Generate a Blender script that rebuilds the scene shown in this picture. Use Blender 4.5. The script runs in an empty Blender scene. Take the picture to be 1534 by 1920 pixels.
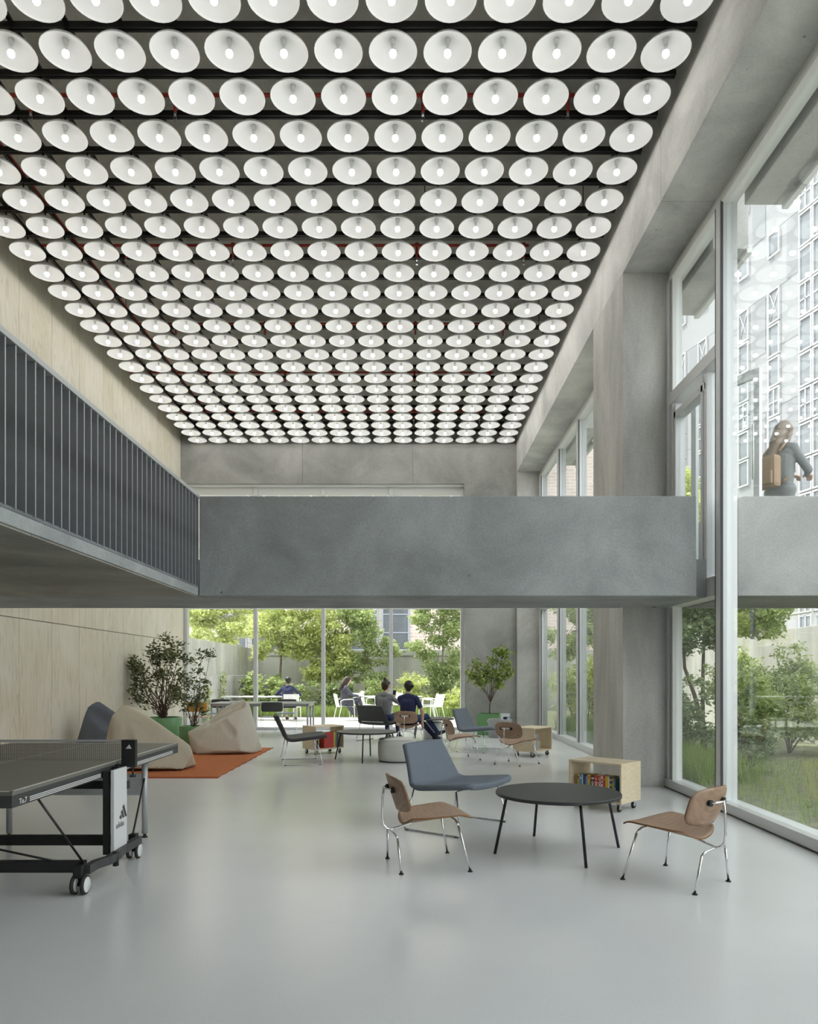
import bpy, bmesh, math, random
import numpy as np
from mathutils import Vector, Matrix
random.seed(7)
RNG = np.random.default_rng(7)
SC = bpy.context.scene
COL = SC.collection
PI = math.pi

# ------------------------------------------------------------------ camera, sky, sun, exposure
EYE = 1.38
cam = bpy.data.cameras.new('camera')
cam.sensor_fit = 'HORIZONTAL'
cam.sensor_width = 36.0
cam.lens = 36.0 * 1350.0 / 1534.0
cam.shift_x = 0.0
cam.shift_y = (1265.0 - 960.0) / 1534.0
cam.clip_start, cam.clip_end = 0.05, 500
camo = bpy.data.objects.new('camera', cam)
COL.objects.link(camo)
camo.location = (0, 0, EYE)
camo.rotation_euler = (PI / 2, 0, 0)
SC.camera = camo

world = bpy.data.worlds.new('sky')
SC.world = world
world.use_nodes = True
wn = world.node_tree.nodes
bg = wn['Background']
bg.inputs['Color'].default_value = (0.93, 0.965, 1.0, 1)
bg.inputs['Strength'].default_value = 3.5

sun = bpy.data.lights.new('sun', 'SUN')
sun.energy = 6.5
sun.angle = math.radians(1.0)
sun.color = (1.0, 0.955, 0.87)
suno = bpy.data.objects.new('sun', sun)
COL.objects.link(suno)
suno.rotation_euler = Vector((-0.42, 0.13, 0.9)).to_track_quat('Z', 'Y').to_euler()

SC.view_settings.view_transform = 'Standard'
SC.view_settings.look = 'None'
SC.view_settings.gamma = 1
SC.view_settings.use_curve_mapping = False
SC.view_settings.exposure = 0.0
BULB = 21.0
SC.cycles.transparent_max_bounces = 24
SC.cycles.max_bounces = 9
SC.cycles.diffuse_bounces = 4
SC.cycles.sample_clamp_indirect = 6.0

# ------------------------------------------------------------------ materials
MATS = {}


def new_mat(name):
    m = bpy.data.materials.new(name)
    m.use_nodes = True
    nt = m.node_tree
    return m, nt, nt.nodes['Principled BSDF']


def rgb(c):
    return (c[0], c[1], c[2], 1)


def mat(name, col, rough=0.55, metal=0.0, var=0.0, scale=6.0, bump=0.0, bscale=60.0, spec=0.5, stretch=None, coat=0.0, emit=0.0):
    """plain surface with optional noise variation and fine relief"""
    if name in MATS:
        return MATS[name]
    m, nt, b = new_mat(name)
    b.inputs['Base Color'].default_value = rgb(col)
    b.inputs['Roughness'].default_value = rough
    b.inputs['Metallic'].default_value = metal
    b.inputs['Specular IOR Level'].default_value = spec
    b.inputs['Coat Weight'].default_value = coat
    if emit:
        b.inputs['Emission Color'].default_value = rgb(col)
        b.inputs['Emission Strength'].default_value = emit
    tc = nt.nodes.new('ShaderNodeTexCoord')
    vec = tc.outputs['Object']
    if stretch:
        mp = nt.nodes.new('ShaderNodeMapping')
        mp.inputs['Scale'].default_value = stretch
        nt.links.new(vec, mp.inputs['Vector'])
        vec = mp.outputs['Vector']
    if var:
        n = nt.nodes.new('ShaderNodeTexNoise')
        n.inputs['Scale'].default_value = scale
        n.inputs['Detail'].default_value = 5
        nt.links.new(vec, n.inputs['Vector'])
        r = nt.nodes.new('ShaderNodeValToRGB')
        r.color_ramp.elements[0].position = 0.32
        r.color_ramp.elements[1].position = 0.68
        r.color_ramp.elements[0].color = rgb([max(0, c * (1 - var)) for c in col])
        r.color_ramp.elements[1].color = rgb([min(1, c * (1 + var)) for c in col])
        nt.links.new(n.outputs['Fac'], r.inputs['Fac'])
        nt.links.new(r.outputs['Color'], b.inputs['Base Color'])
    if bump:
        n2 = nt.nodes.new('ShaderNodeTexNoise')
        n2.inputs['Scale'].default_value = bscale
        nt.links.new(vec, n2.inputs['Vector'])
        bp = nt.nodes.new('ShaderNodeBump')
        bp.inputs['Strength'].default_value = bump
        bp.inputs['Distance'].default_value = 0.01
        nt.links.new(n2.outputs['Fac'], bp.inputs['Height'])
        nt.links.new(bp.outputs['Normal'], b.inputs['Normal'])
    MATS[name] = m
    return m


def concrete(name, col, warm=0.0, rough=0.75, holes=0.6, streak=0.0):
    """cast concrete: cloudy mottling, fine grain, scattered bug holes"""
    m, nt, b = new_mat(name)
    L = nt.links.new
    tc = nt.nodes.new('ShaderNodeTexCoord')
    n1 = nt.nodes.new('ShaderNodeTexNoise')
    n1.inputs['Scale'].default_value = 0.9
    n1.inputs['Detail'].default_value = 7
    n1.inputs['Roughness'].default_value = 0.62
    n1.inputs['Distortion'].default_value = 0.4
    if streak:
        mp = nt.nodes.new('ShaderNodeMapping')
        mp.inputs['Scale'].default_value = (1.6, 1.6, 0.35)
        L(tc.outputs['Object'], mp.inputs['Vector'])
        L(mp.outputs['Vector'], n1.inputs['Vector'])
    else:
        L(tc.outputs['Object'], n1.inputs['Vector'])
    r = nt.nodes.new('ShaderNodeValToRGB')
    e = r.color_ramp.elements
    e[0].position, e[1].position = 0.30, 0.70
    e[0].color = rgb([c * 0.66 for c in col])
    e[1].color = rgb([min(1, c * 1.22) for c in (col[0] * (1 + warm), col[1], col[2] * (1 - warm))])
    L(n1.outputs['Fac'], r.inputs['Fac'])
    n2 = nt.nodes.new('ShaderNodeTexNoise')
    n2.inputs['Scale'].default_value = 45
    n2.inputs['Detail'].default_value = 3
    L(tc.outputs['Object'], n2.inputs['Vector'])
    mx = nt.nodes.new('ShaderNodeMix')
    mx.data_type = 'RGBA'
    mx.blend_type = 'OVERLAY'
    mx.inputs['Factor'].default_value = 0.22
    L(r.outputs['Color'], mx.inputs['A'])
    L(n2.outputs['Fac'], mx.inputs['B'])
    v = nt.nodes.new('ShaderNodeTexVoronoi')
    v.inputs['Scale'].default_value = 3.2
    v.inputs['Randomness'].default_value = 1.0
    L(tc.outputs['Object'], v.inputs['Vector'])
    lt = nt.nodes.new('ShaderNodeMath')
    lt.operation = 'LESS_THAN'
    lt.inputs[1].default_value = 0.040
    L(v.outputs['Distance'], lt.inputs[0])
    sx = nt.nodes.new('ShaderNodeSeparateColor')
    L(v.outputs['Color'], sx.inputs['Color'])
    gt = nt.nodes.new('ShaderNodeMath')
    gt.operation = 'GREATER_THAN'
    gt.inputs[1].default_value = 0.55
    L(sx.outputs['Red'], gt.inputs[0])
    bt = nt.nodes.new('ShaderNodeMath')
    bt.operation = 'MULTIPLY'
    L(lt.outputs[0], bt.inputs[0])
    L(gt.outputs[0], bt.inputs[1])
    lt = bt
    ml = nt.nodes.new('ShaderNodeMath')
    ml.operation = 'MULTIPLY'
    ml.inputs[1].default_value = holes
    L(lt.outputs[0], ml.inputs[0])
    mx2 = nt.nodes.new('ShaderNodeMix')
    mx2.data_type = 'RGBA'
    L(ml.outputs[0], mx2.inputs['Factor'])
    L(mx.outputs['Result'], mx2.inputs['A'])
    mx2.inputs['B'].default_value = rgb([c * 0.3 for c in col])
    L(mx2.outputs['Result'], b.inputs['Base Color'])
    b.inputs['Roughness'].default_value = rough
    b.inputs['Specular IOR Level'].default_value = 0.35
    bp = nt.nodes.new('ShaderNodeBump')
    bp.inputs['Strength'].default_value = 0.12
    bp.inputs['Distance'].default_value = 0.01
    L(n2.outputs['Fac'], bp.inputs['Height'])
    L(bp.outputs['Normal'], b.inputs['Normal'])
    MATS[name] = m
    return m


def board_concrete(name, col, edge=0.16):
    """pale concrete cast against plywood: long vertical grain, a different piece of grain for each panel"""
    m, nt, b = new_mat(name)
    L = nt.links.new
    tc = nt.nodes.new('ShaderNodeTexCoord')
    oi = nt.nodes.new('ShaderNodeObjectInfo')
    ml = nt.nodes.new('ShaderNodeVectorMath')
    ml.operation = 'MULTIPLY_ADD'
    sc = nt.nodes.new('ShaderNodeCombineXYZ')
    L(oi.outputs['Random'], sc.inputs['X'])
    L(oi.outputs['Random'], sc.inputs['Y'])
    L(oi.outputs['Random'], sc.inputs['Z'])
    L(sc.outputs['Vector'], ml.inputs[0])
    ml.inputs[1].default_value = (37, 53, 71)
    L(tc.outputs['Object'], ml.inputs[2])
    mp = nt.nodes.new('ShaderNodeMapping')
    mp.inputs['Scale'].default_value = (5.0, 5.0, 0.42)
    L(ml.outputs['Vector'], mp.inputs['Vector'])
    n = nt.nodes.new('ShaderNodeTexNoise')
    n.inputs['Scale'].default_value = 1.0
    n.inputs['Detail'].default_value = 2
    n.inputs['Distortion'].default_value = 1.1
    L(mp.outputs['Vector'], n.inputs['Vector'])
    rings = nt.nodes.new('ShaderNodeMath')
    rings.operation = 'MULTIPLY'
    rings.inputs[1].default_value = 9.0
    L(n.outputs['Fac'], rings.inputs[0])
    fr = nt.nodes.new('ShaderNodeMath')
    fr.operation = 'PINGPONG'
    fr.inputs[1].default_value = 0.5
    L(rings.outputs[0], fr.inputs[0])
    r = nt.nodes.new('ShaderNodeValToRGB')
    e = r.color_ramp.elements
    e[0].position, e[1].position = 0.0, 0.22
    e[0].color = rgb([c * (1 - edge) for c in col])
    e[1].color = rgb(col)
    L(fr.outputs[0], r.inputs['Fac'])
    n2 = nt.nodes.new('ShaderNodeTexNoise')
    n2.inputs['Scale'].default_value = 1.3
    n2.inputs['Detail'].default_value = 6
    L(ml.outputs['Vector'], n2.inputs['Vector'])
    mx = nt.nodes.new('ShaderNodeMix')
    mx.data_type = 'RGBA'
    mx.blend_type = 'OVERLAY'
    mx.inputs['Factor'].default_value = 0.35
    L(r.outputs['Color'], mx.inputs['A'])
    L(n2.outputs['Fac'], mx.inputs['B'])
    L(mx.outputs['Result'], b.inputs['Base Color'])
    b.inputs['Roughness'].default_value = 0.7
    b.inputs['Specular IOR Level'].default_value = 0.3
    MATS[name] = m
    return m


def floor_mat():
    m, nt, b = new_mat('polished_floor')
    L = nt.links.new
    tc = nt.nodes.new('ShaderNodeTexCoord')
    n1 = nt.nodes.new('ShaderNodeTexNoise')
    n1.inputs['Scale'].default_value = 0.8
    n1.inputs['Detail'].default_value = 6
    n1.inputs['Roughness'].default_value = 0.6
    L(tc.outputs['Object'], n1.inputs['Vector'])
    r = nt.nodes.new('ShaderNodeValToRGB')
    e = r.color_ramp.elements
    e[0].position, e[1].position = 0.3, 0.7
    e[0].color = (0.65, 0.665, 0.675, 1)
    e[1].color = (0.70, 0.71, 0.715, 1)
    L(n1.outputs['Fac'], r.inputs['Fac'])
    n2 = nt.nodes.new('ShaderNodeTexNoise')
    n2.inputs['Scale'].default_value = 90
    L(tc.outputs['Object'], n2.inputs['Vector'])
    mx = nt.nodes.new('ShaderNodeMix')
    mx.data_type = 'RGBA'
    mx.blend_type = 'OVERLAY'
    mx.inputs['Factor'].default_value = 0.12
    L(r.outputs['Color'], mx.inputs['A'])
    L(n2.outputs['Fac'], mx.inputs['B'])
    L(mx.outputs['Result'], b.inputs['Base Color'])
    rr = nt.nodes.new('ShaderNodeMapRange')
    rr.inputs['To Min'].default_value = 0.21
    rr.inputs['To Max'].default_value = 0.22
    n3 = nt.nodes.new('ShaderNodeTexNoise')
    n3.inputs['Scale'].default_value = 2.2
    n3.inputs['Detail'].default_value = 2
    L(tc.outputs['Object'], n3.inputs['Vector'])
    L(n3.outputs['Fac'], rr.inputs['Value'])
    L(rr.outputs['Result'], b.inputs['Roughness'])
    b.inputs['Specular IOR Level'].default_value = 0.5
    MATS['polished_floor'] = m
    return m


def glass_mat(name='clear_glass', boost=1.0, tint=(0.95, 0.97, 0.96)):
    """thin clear pane: transparent, with the pane's own Fresnel mirror image over it"""
    m = bpy.data.materials.new(name)
    m.use_nodes = True
    nt = m.node_tree
    for n in list(nt.nodes):
        nt.nodes.remove(n)
    out = nt.nodes.new('ShaderNodeOutputMaterial')
    tr = nt.nodes.new('ShaderNodeBsdfTransparent')
    tr.inputs['Color'].default_value = rgb(tint)
    gl = nt.nodes.new('ShaderNodeBsdfGlossy')
    gl.inputs['Roughness'].default_value = 0.0
    gl.inputs['Color'].default_value = (0.95, 0.97, 1, 1)
    fr = nt.nodes.new('ShaderNodeFresnel')
    ge = nt.nodes.new('ShaderNodeNewGeometry')
    mr = nt.nodes.new('ShaderNodeMapRange')      # same reflectance from either side of the thin pane
    mr.inputs['To Min'].default_value = 1.5
    mr.inputs['To Max'].default_value = 1.0 / 1.5
    nt.links.new(ge.outputs['Backfacing'], mr.inputs['Value'])
    nt.links.new(mr.outputs['Result'], fr.inputs['IOR'])
    ml = nt.nodes.new('ShaderNodeMath')
    ml.operation = 'MULTIPLY'
    ml.inputs[1].default_value = boost
    ml.use_clamp = True
    mx = nt.nodes.new('ShaderNodeMixShader')
    nt.links.new(fr.outputs[0], ml.inputs[0])
    nt.links.new(ml.outputs[0], mx.inputs['Fac'])
    nt.links.new(tr.outputs[0], mx.inputs[1])
    nt.links.new(gl.outputs[0], mx.inputs[2])
    nt.links.new(mx.outputs[0], out.inputs['Surface'])
    MATS[name] = m
    return m


def leaf_mat(name, col, col2, trans=0.45, rough=0.35):
    m = bpy.data.materials.new(name)
    m.use_nodes = True
    nt = m.node_tree
    L = nt.links.new
    b = nt.nodes['Principled BSDF']
    out = nt.nodes['Material Output']
    g = nt.nodes.new('ShaderNodeNewGeometry')
    n = nt.nodes.new('ShaderNodeTexWhiteNoise')
    n.noise_dimensions = '1D'
    L(g.outputs['Random Per Island'], n.inputs['W'])
    r = nt.nodes.new('ShaderNodeValToRGB')
    r.color_ramp.elements[0].color = rgb(col)
    r.color_ramp.elements[1].color = rgb(col2)
    L(n.outputs['Value'], r.inputs['Fac'])
    L(r.outputs['Color'], b.inputs['Base Color'])
    b.inputs['Roughness'].default_value = rough
    t = nt.nodes.new('ShaderNodeBsdfTranslucent')
    L(r.outputs['Color'], t.inputs['Color'])
    mx = nt.nodes.new('ShaderNodeMixShader')
    mx.inputs['Fac'].default_value = trans
    L(b.outputs[0], mx.inputs[1])
    L(t.outputs[0], mx.inputs[2])
    L(mx.outputs[0], out.inputs['Surface'])
    MATS[name] = m
    return m


def brick_mat(name):
    m, nt, b = new_mat(name)
    tc = nt.nodes.new('ShaderNodeTexCoord')
    mp = nt.nodes.new('ShaderNodeMapping')
    mp.inputs['Rotation'].default_value = (PI / 2, 0, 0)
    br = nt.nodes.new('ShaderNodeTexBrick')
    br.inputs['Color1'].default_value = (0.56, 0.44, 0.38, 1)
    br.inputs['Color2'].default_value = (0.66, 0.55, 0.48, 1)
    br.inputs['Mortar'].default_value = (0.72, 0.68, 0.63, 1)
    br.inputs['Scale'].default_value = 1.0
    br.inputs['Brick Width'].default_value = 0.46
    br.inputs['Row Height'].default_value = 0.16
    br.inputs['Mortar Size'].default_value = 0.018
    nt.links.new(tc.outputs['Object'], mp.inputs['Vector'])
    nt.links.new(mp.outputs['Vector'], br.inputs['Vector'])
    nt.links.new(br.outputs['Color'], b.inputs['Base Color'])
    b.inputs['Roughness'].default_value = 0.9
    MATS[name] = m
    return m


def wood_mat(name, c1, c2, scale=(2, 26, 26), rough=0.45, coat=0.0):
    m, nt, b = new_mat(name)
    tc = nt.nodes.new('ShaderNodeTexCoord')
    mp = nt.nodes.new('ShaderNodeMapping')
    mp.inputs['Scale'].default_value = scale
    n = nt.nodes.new('ShaderNodeTexNoise')
    n.inputs['Scale'].default_value = 2.0
    n.inputs['Detail'].default_value = 5
    n.inputs['Distortion'].default_value = 0.6
    r = nt.nodes.new('ShaderNodeValToRGB')
    r.color_ramp.elements[0].position = 0.3
    r.color_ramp.elements[1].position = 0.7
    r.color_ramp.elements[0].color = rgb(c1)
    r.color_ramp.elements[1].color = rgb(c2)
    nt.links.new(tc.outputs['Object'], mp.inputs['Vector'])
    nt.links.new(mp.outputs['Vector'], n.inputs['Vector'])
    nt.links.new(n.outputs['Fac'], r.inputs['Fac'])
    nt.links.new(r.outputs['Color'], b.inputs['Base Color'])
    b.inputs['Roughness'].default_value = rough
    b.inputs['Coat Weight'].default_value = coat
    MATS[name] = m
    return m


floor_mat()
glass_mat('clear_glass', 1.05)
concrete('concrete', (0.34, 0.342, 0.327), 0.02)
concrete('concrete_bridge', (0.345, 0.36, 0.358), 0.0, holes=0.8)
concrete('concrete_soffit', (0.34, 0.33, 0.29), 0.03, holes=0.3)
concrete('concrete_ceiling', (0.72, 0.71, 0.66), 0.02, holes=0.3)
concrete('concrete_light', (0.50, 0.50, 0.485), 0.02)
concrete('concrete_warm', (0.54, 0.54, 0.515), 0.02, streak=1)
concrete('concrete_beam', (0.64, 0.64, 0.62), 0.015)
concrete('garden_concrete', (0.50, 0.50, 0.47), 0.02, streak=1)
concrete('concrete_outdoor', (0.36, 0.36, 0.35), 0.01)
board_concrete('board_concrete', (0.70, 0.655, 0.54))
mat('aluminium', (0.66, 0.67, 0.67), 0.38, 0.15)
mat('white_frame', (0.72, 0.72, 0.70), 0.5)
mat('gasket', (0.06, 0.06, 0.065), 0.6)
mat('black_steel', (0.012, 0.012, 0.012), 0.45)
mat('rail_steel', (0.21, 0.22, 0.235), 0.5, 0.2, var=0.25, scale=3)
mat('rail_edge', (0.50, 0.51, 0.51), 0.4, 0.6)
mat('red_pipe', (0.62, 0.07, 0.045), 0.45)
mat('chrome', (0.78, 0.79, 0.80), 0.14, 1.0)
mat('enamel_white', (0.90, 0.90, 0.895), 0.5)
mat('lamp_socket', (0.72, 0.72, 0.72), 0.5)
mat('bulb_glass', (0.85, 0.85, 0.84), 0.3)
mat('rubber_black', (0.02, 0.02, 0.02), 0.7)
bulb_m = mat('bulb_glow', (1.0, 0.98, 0.95), 0.3, emit=BULB)
wood_mat('walnut_ply', (0.27, 0.165, 0.105), (0.38, 0.255, 0.175), (3, 40, 8))
mat('ply_edge', (0.22, 0.10, 0.035), 0.5)
wood_mat('birch_ply', (0.60, 0.49, 0.33), (0.70, 0.60, 0.44), (5, 5, 30), 0.5)
mat('birch_edge', (0.50, 0.37, 0.21), 0.55, var=0.2, scale=40)
mat('blue_grey_felt', (0.15, 0.172, 0.205), 0.95, var=0.12, scale=140, bump=0.3, bscale=300)
mat('charcoal_shell', (0.042, 0.044, 0.046), 0.7, var=0.1, scale=100)
mat('beige_canvas', (0.58, 0.54, 0.46), 0.95, var=0.03, scale=60, bump=0.10, bscale=220)
mat('beige_canvas_warm', (0.52, 0.46, 0.36), 0.95, var=0.03, scale=60, bump=0.10, bscale=220)
mat('slate_canvas', (0.115, 0.13, 0.155), 0.95, var=0.04, scale=60, bump=0.10, bscale=220)
mat('grey_wool', (0.62, 0.615, 0.58), 0.95, var=0.1, scale=160, bump=0.3, bscale=300)
mat('orange_rug', (0.52, 0.165, 0.055), 0.95, var=0.3, scale=26, bump=0.8, bscale=60, stretch=(1, 5, 1))
mat('rug_edge', (0.42, 0.06, 0.025), 0.95)
mat('green_paint', (0.155, 0.33, 0.14), 0.3)
mat('soil', (0.035, 0.028, 0.022), 0.95, var=0.3, scale=40)
mat('black_table', (0.028, 0.030, 0.030), 0.42, var=0.1, scale=60)
mat('white_lacquer', (0.85, 0.85, 0.84), 0.35)
mat('table_playing', (0.145, 0.14, 0.12), 0.38)
mat('white_line', (0.75, 0.75, 0.72), 0.5)
mat('dark_apron', (0.045, 0.045, 0.047), 0.5)
mat('panel_white', (0.62, 0.62, 0.62), 0.5)
mat('light_grey_steel', (0.45, 0.455, 0.46), 0.45, 0.3)
mat('hub_white', (0.65, 0.65, 0.65), 0.4)
mat('grey_laminate', (0.38, 0.39, 0.39), 0.25)
mat('orange_ply', (0.62, 0.27, 0.03), 0.45)
mat('pink_seat', (0.62, 0.38, 0.30), 0.5)
mat('blue_seat', (0.30, 0.36, 0.42), 0.5)
mat('pale_seat', (0.55, 0.58, 0.60), 0.5)
mat('felt_grey', (0.33, 0.335, 0.33), 0.95, var=0.2, scale=60)
mat('paper', (0.85, 0.85, 0.83), 0.7)
mat('navy', (0.03, 0.035, 0.09), 0.9)
mat('ink', (0.02, 0.02, 0.03), 0.6)
mat('bark', (0.14, 0.10, 0.07), 0.9, var=0.3, scale=30, bump=0.5, bscale=80)
mat('bark_pale', (0.30, 0.27, 0.22), 0.9, var=0.3, scale=30)
mat('terrace_stone', (0.62, 0.61, 0.58), 0.8, var=0.06, scale=3)
mat('garden_soil', (0.17, 0.18, 0.10), 0.95, var=0.35, scale=8)
mat('street_ground', (0.42, 0.42, 0.41), 0.9, var=0.1, scale=1)
mat('facade_panel', (0.285, 0.29, 0.295), 0.6)
mat('facade_panel_grey', (0.23, 0.235, 0.245), 0.6)
mat('window_white', (0.50, 0.50, 0.50), 0.5)
mat('window_dark', (0.20, 0.215, 0.23), 0.15, var=0.3, scale=0.7)
mat('blue_window', (0.13, 0.14, 0.155), 0.2, var=0.4, scale=0.6)
mat('steel_frame', (0.30, 0.33, 0.37), 0.5)
brick_mat('brick')
leaf_mat('leaf_bright', (0.42, 0.50, 0.12), (0.80, 0.83, 0.42), 0.5, 0.3)
leaf_mat('leaf_mid', (0.22, 0.31, 0.08), (0.62, 0.68, 0.34), 0.45, 0.28)
leaf_mat('leaf_dark', (0.13, 0.21, 0.07), (0.44, 0.50, 0.26), 0.4, 0.25)
leaf_mat('leaf_olive', (0.05, 0.075, 0.025), (0.19, 0.21, 0.08), 0.28)
leaf_mat('leaf_potted', (0.16, 0.24, 0.045), (0.38, 0.46, 0.11), 0.35)
leaf_mat('grass_blade', (0.18, 0.28, 0.05), (0.42, 0.52, 0.14), 0.4)
mat('skin', (0.55, 0.36, 0.27), 0.55)
mat('skin_light', (0.62, 0.43, 0.34), 0.55)
mat('hair_black', (0.012, 0.010, 0.009), 0.45)
mat('hair_brown', (0.045, 0.025, 0.016), 0.45)
mat('hair_fair', (0.20, 0.15, 0.11), 0.5)
mat('cloth_navy', (0.022, 0.028, 0.085), 0.9)
mat('cloth_slate', (0.075, 0.075, 0.10), 0.9)
mat('cloth_grey', (0.22, 0.235, 0.24), 0.95, var=0.12, scale=90)
mat('cloth_jeans', (0.02, 0.035, 0.10), 0.9)
mat('cloth_pants', (0.03, 0.03, 0.045), 0.9)
mat('cloth_cream', (0.5, 0.46, 0.4), 0.9)
mat('shoe_black', (0.012, 0.012, 0.014), 0.5)
mat('leather_tan', (0.33, 0.22, 0.13), 0.6)


# ------------------------------------------------------------------ mesh helpers
class MB:
    def __init__(s):
        s.v, s.f, s.mi, s.sm = [], [], [], []
        s.cur = 0

    def add(s, vs, fs, smooth=False, M=None):
        o = len(s.v)
        if M is not None:
            vs = [M @ Vector(v) for v in vs]
        s.v += [tuple(v) for v in vs]
        for f in fs:
            s.f.append(tuple(i + o for i in f))
            s.mi.append(s.cur)
            s.sm.append(smooth)
        return s

    def box(s, x0, x1, y0, y1, z0, z1, M=None, bevel=0.0):
        if bevel:
            bm = bmesh.new()
            bmesh.ops.create_cube(bm, size=1)
            for v in bm.verts:
                v.co = Vector(((x0 + x1) / 2 + v.co.x * (x1 - x0), (y0 + y1) / 2 + v.co.y * (y1 - y0), (z0 + z1) / 2 + v.co.z * (z1 - z0)))
            bmesh.ops.bevel(bm, geom=bm.edges[:], offset=bevel, segments=2, affect='EDGES', profile=0.6)
            bm.verts.index_update()
            s.add([v.co.copy() for v in bm.verts], [[v.index for v in f.verts] for f in bm.faces], False, M)
            bm.free()
            return s
        vs = [(x0, y0, z0), (x1, y0, z0), (x1, y1, z0), (x0, y1, z0), (x0, y0, z1), (x1, y0, z1), (x1, y1, z1), (x0, y1, z1)]
        fs = [(0, 3, 2, 1), (4, 5, 6, 7), (0, 1, 5, 4), (1, 2, 6, 5), (2, 3, 7, 6), (3, 0, 4, 7)]
        return s.add(vs, fs, False, M)

    def tube(s, pts, r, seg=8, cap=True, M=None, closed=False):
        pts = [Vector(p) for p in pts]
        n = len(pts)
        rs = r if isinstance(r, (list, tuple)) else [r] * n
        vs, fs = [], []
        up = None
        for i, p in enumerate(pts):
            if closed:
                d = pts[(i + 1) % n] - pts[i - 1]
            else:
                a = pts[max(i - 1, 0)]
                b = pts[min(i + 1, n - 1)]
                d = b - a
            d = d.normalized() if d.length > 1e-9 else Vector((0, 0, 1))
            if up is None:
                up = Vector((0, 0, 1)) if abs(d.z) < 0.9 else Vector((1, 0, 0))
            x = d.cross(up)
            if x.length < 1e-6:
                x = d.orthogonal()
            x.normalize()
            up = x.cross(d).normalized()
            for k in range(seg):
                a_ = 2 * PI * k / seg
                vs.append(p + (x * math.cos(a_) + up * math.sin(a_)) * rs[i])
        m = n if closed else n - 1
        for i in range(m):
            j = (i + 1) % n
            for k in range(seg):
                k2 = (k + 1) % seg
                fs.append((i * seg + k, i * seg + k2, j * seg + k2, j * seg + k))
        s.add(vs, fs, True, M)
        if cap and not closed:
            o = len(s.v) - len(vs)
            s.f.append(tuple(o + k for k in reversed(range(seg))))
            s.f.append(tuple(o + (n - 1) * seg + k for k in range(seg)))
            s.mi += [s.cur] * 2
            s.sm += [False] * 2
        return s

    def cyl(s, p0, p1, r0, r1=None, seg=16, M=None):
        return s.tube([p0, p1], [r0, r0 if r1 is None else r1], seg, True, M)

    def lathe(s, prof, seg=24, M=None, smooth=True):
        """profile of (r, z); closes on the axis where r == 0"""
        vs, fs = [], []
        idx = []
        for r, z in prof:
            if r < 1e-6:
                idx.append([len(vs)])
                vs.append((0, 0, z))
            else:
                idx.append(list(range(len(vs), len(vs) + seg)))
                for k in range(seg):
                    a = 2 * PI * k / seg
                    vs.append((r * math.cos(a), r * math.sin(a), z))
        for a, b in zip(idx[:-1], idx[1:]):
            for k in range(seg):
                k2 = (k + 1) % seg
                if len(a) == 1 and len(b) == 1:
                    continue
                if len(a) == 1:
                    fs.append((a[0], b[k2], b[k]))
                elif len(b) == 1:
                    fs.append((a[k], a[k2], b[0]))
                else:
                    fs.append((a[k], a[k2], b[k2], b[k]))
        return s.add(vs, fs, smooth, M)

    def ball(s, c, rx, ry=None, rz=None, seg=16, rings=10, M=None):
        ry = rx if ry is None else ry
        rz = rx if rz is None else rz
        prof = []
        vs, fs = [], []
        vs.append((c[0], c[1], c[2] - rz))
        for i in range(1, rings):
            t = -PI / 2 + PI * i / rings
            for k in range(seg):
                a = 2 * PI * k / seg
                vs.append((c[0] + rx * math.cos(t) * math.cos(a), c[1] + ry * math.cos(t) * math.sin(a), c[2] + rz * math.sin(t)))
        vs.append((c[0], c[1], c[2] + rz))
        for k in range(seg):
            k2 = (k + 1) % seg
            fs.append((0, 1 + k2, 1 + k))
            for i in range(rings - 2):
                a = 1 + i * seg
                fs.append((a + k, a + k2, a + seg + k2, a + seg + k))
            a = 1 + (rings - 2) * seg
            fs.append((a + k, a + k2, len(vs) - 1))
        return s.add(vs, fs, True, M)

    def shell(s, fn, nu, nv, th, edge_slot=None):
        """closed sheet of thickness th over fn(u, v), u and v in [-1, 1]"""
        us = [-1 + 2 * i / nu for i in range(nu + 1)]
        vs_ = [-1 + 2 * j / nv for j in range(nv + 1)]
        P = [[Vector(fn(u, v)) for v in vs_] for u in us]
        N = [[None] * (nv + 1) for _ in us]
        for i in range(nu + 1):
            for j in range(nv + 1):
                a = P[min(i + 1, nu)][j] - P[max(i - 1, 0)][j]
                b = P[i][min(j + 1, nv)] - P[i][max(j - 1, 0)]
                n = a.cross(b)
                N[i][j] = n.normalized() if n.length > 1e-12 else Vector((0, 0, 1))
        top = [P[i][j] + N[i][j] * th / 2 for i in range(nu + 1) for j in range(nv + 1)]
        bot = [P[i][j] - N[i][j] * th / 2 for i in range(nu + 1) for j in range(nv + 1)]
        W = nv + 1
        o = len(top)
        fs = []
        for i in range(nu):
            for j in range(nv):
                a, b, c, d = i * W + j, (i + 1) * W + j, (i + 1) * W + j + 1, i * W + j + 1
                fs.append((a, b, c, d))
                fs.append((o + a, o + d, o + c, o + b))
        s.add(top + bot, fs, True)
        base = len(s.v) - 2 * o
        ring = [i * W for i in range(nu + 1)] + [nu * W + j for j in range(1, nv + 1)] + [i * W + nv for i in range(nu - 1, -1, -1)] + [j for j in range(nv - 1, 0, -1)]
        k0 = s.cur
        if edge_slot is not None:
            s.cur = edge_slot
        for a, b in zip(ring, ring[1:] + ring[:1]):
            s.f.append((base + b, base + a, base + o + a, base + o + b))
            s.mi.append(s.cur)
            s.sm.append(edge_slot is None)
        s.cur = k0
        return s

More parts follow.
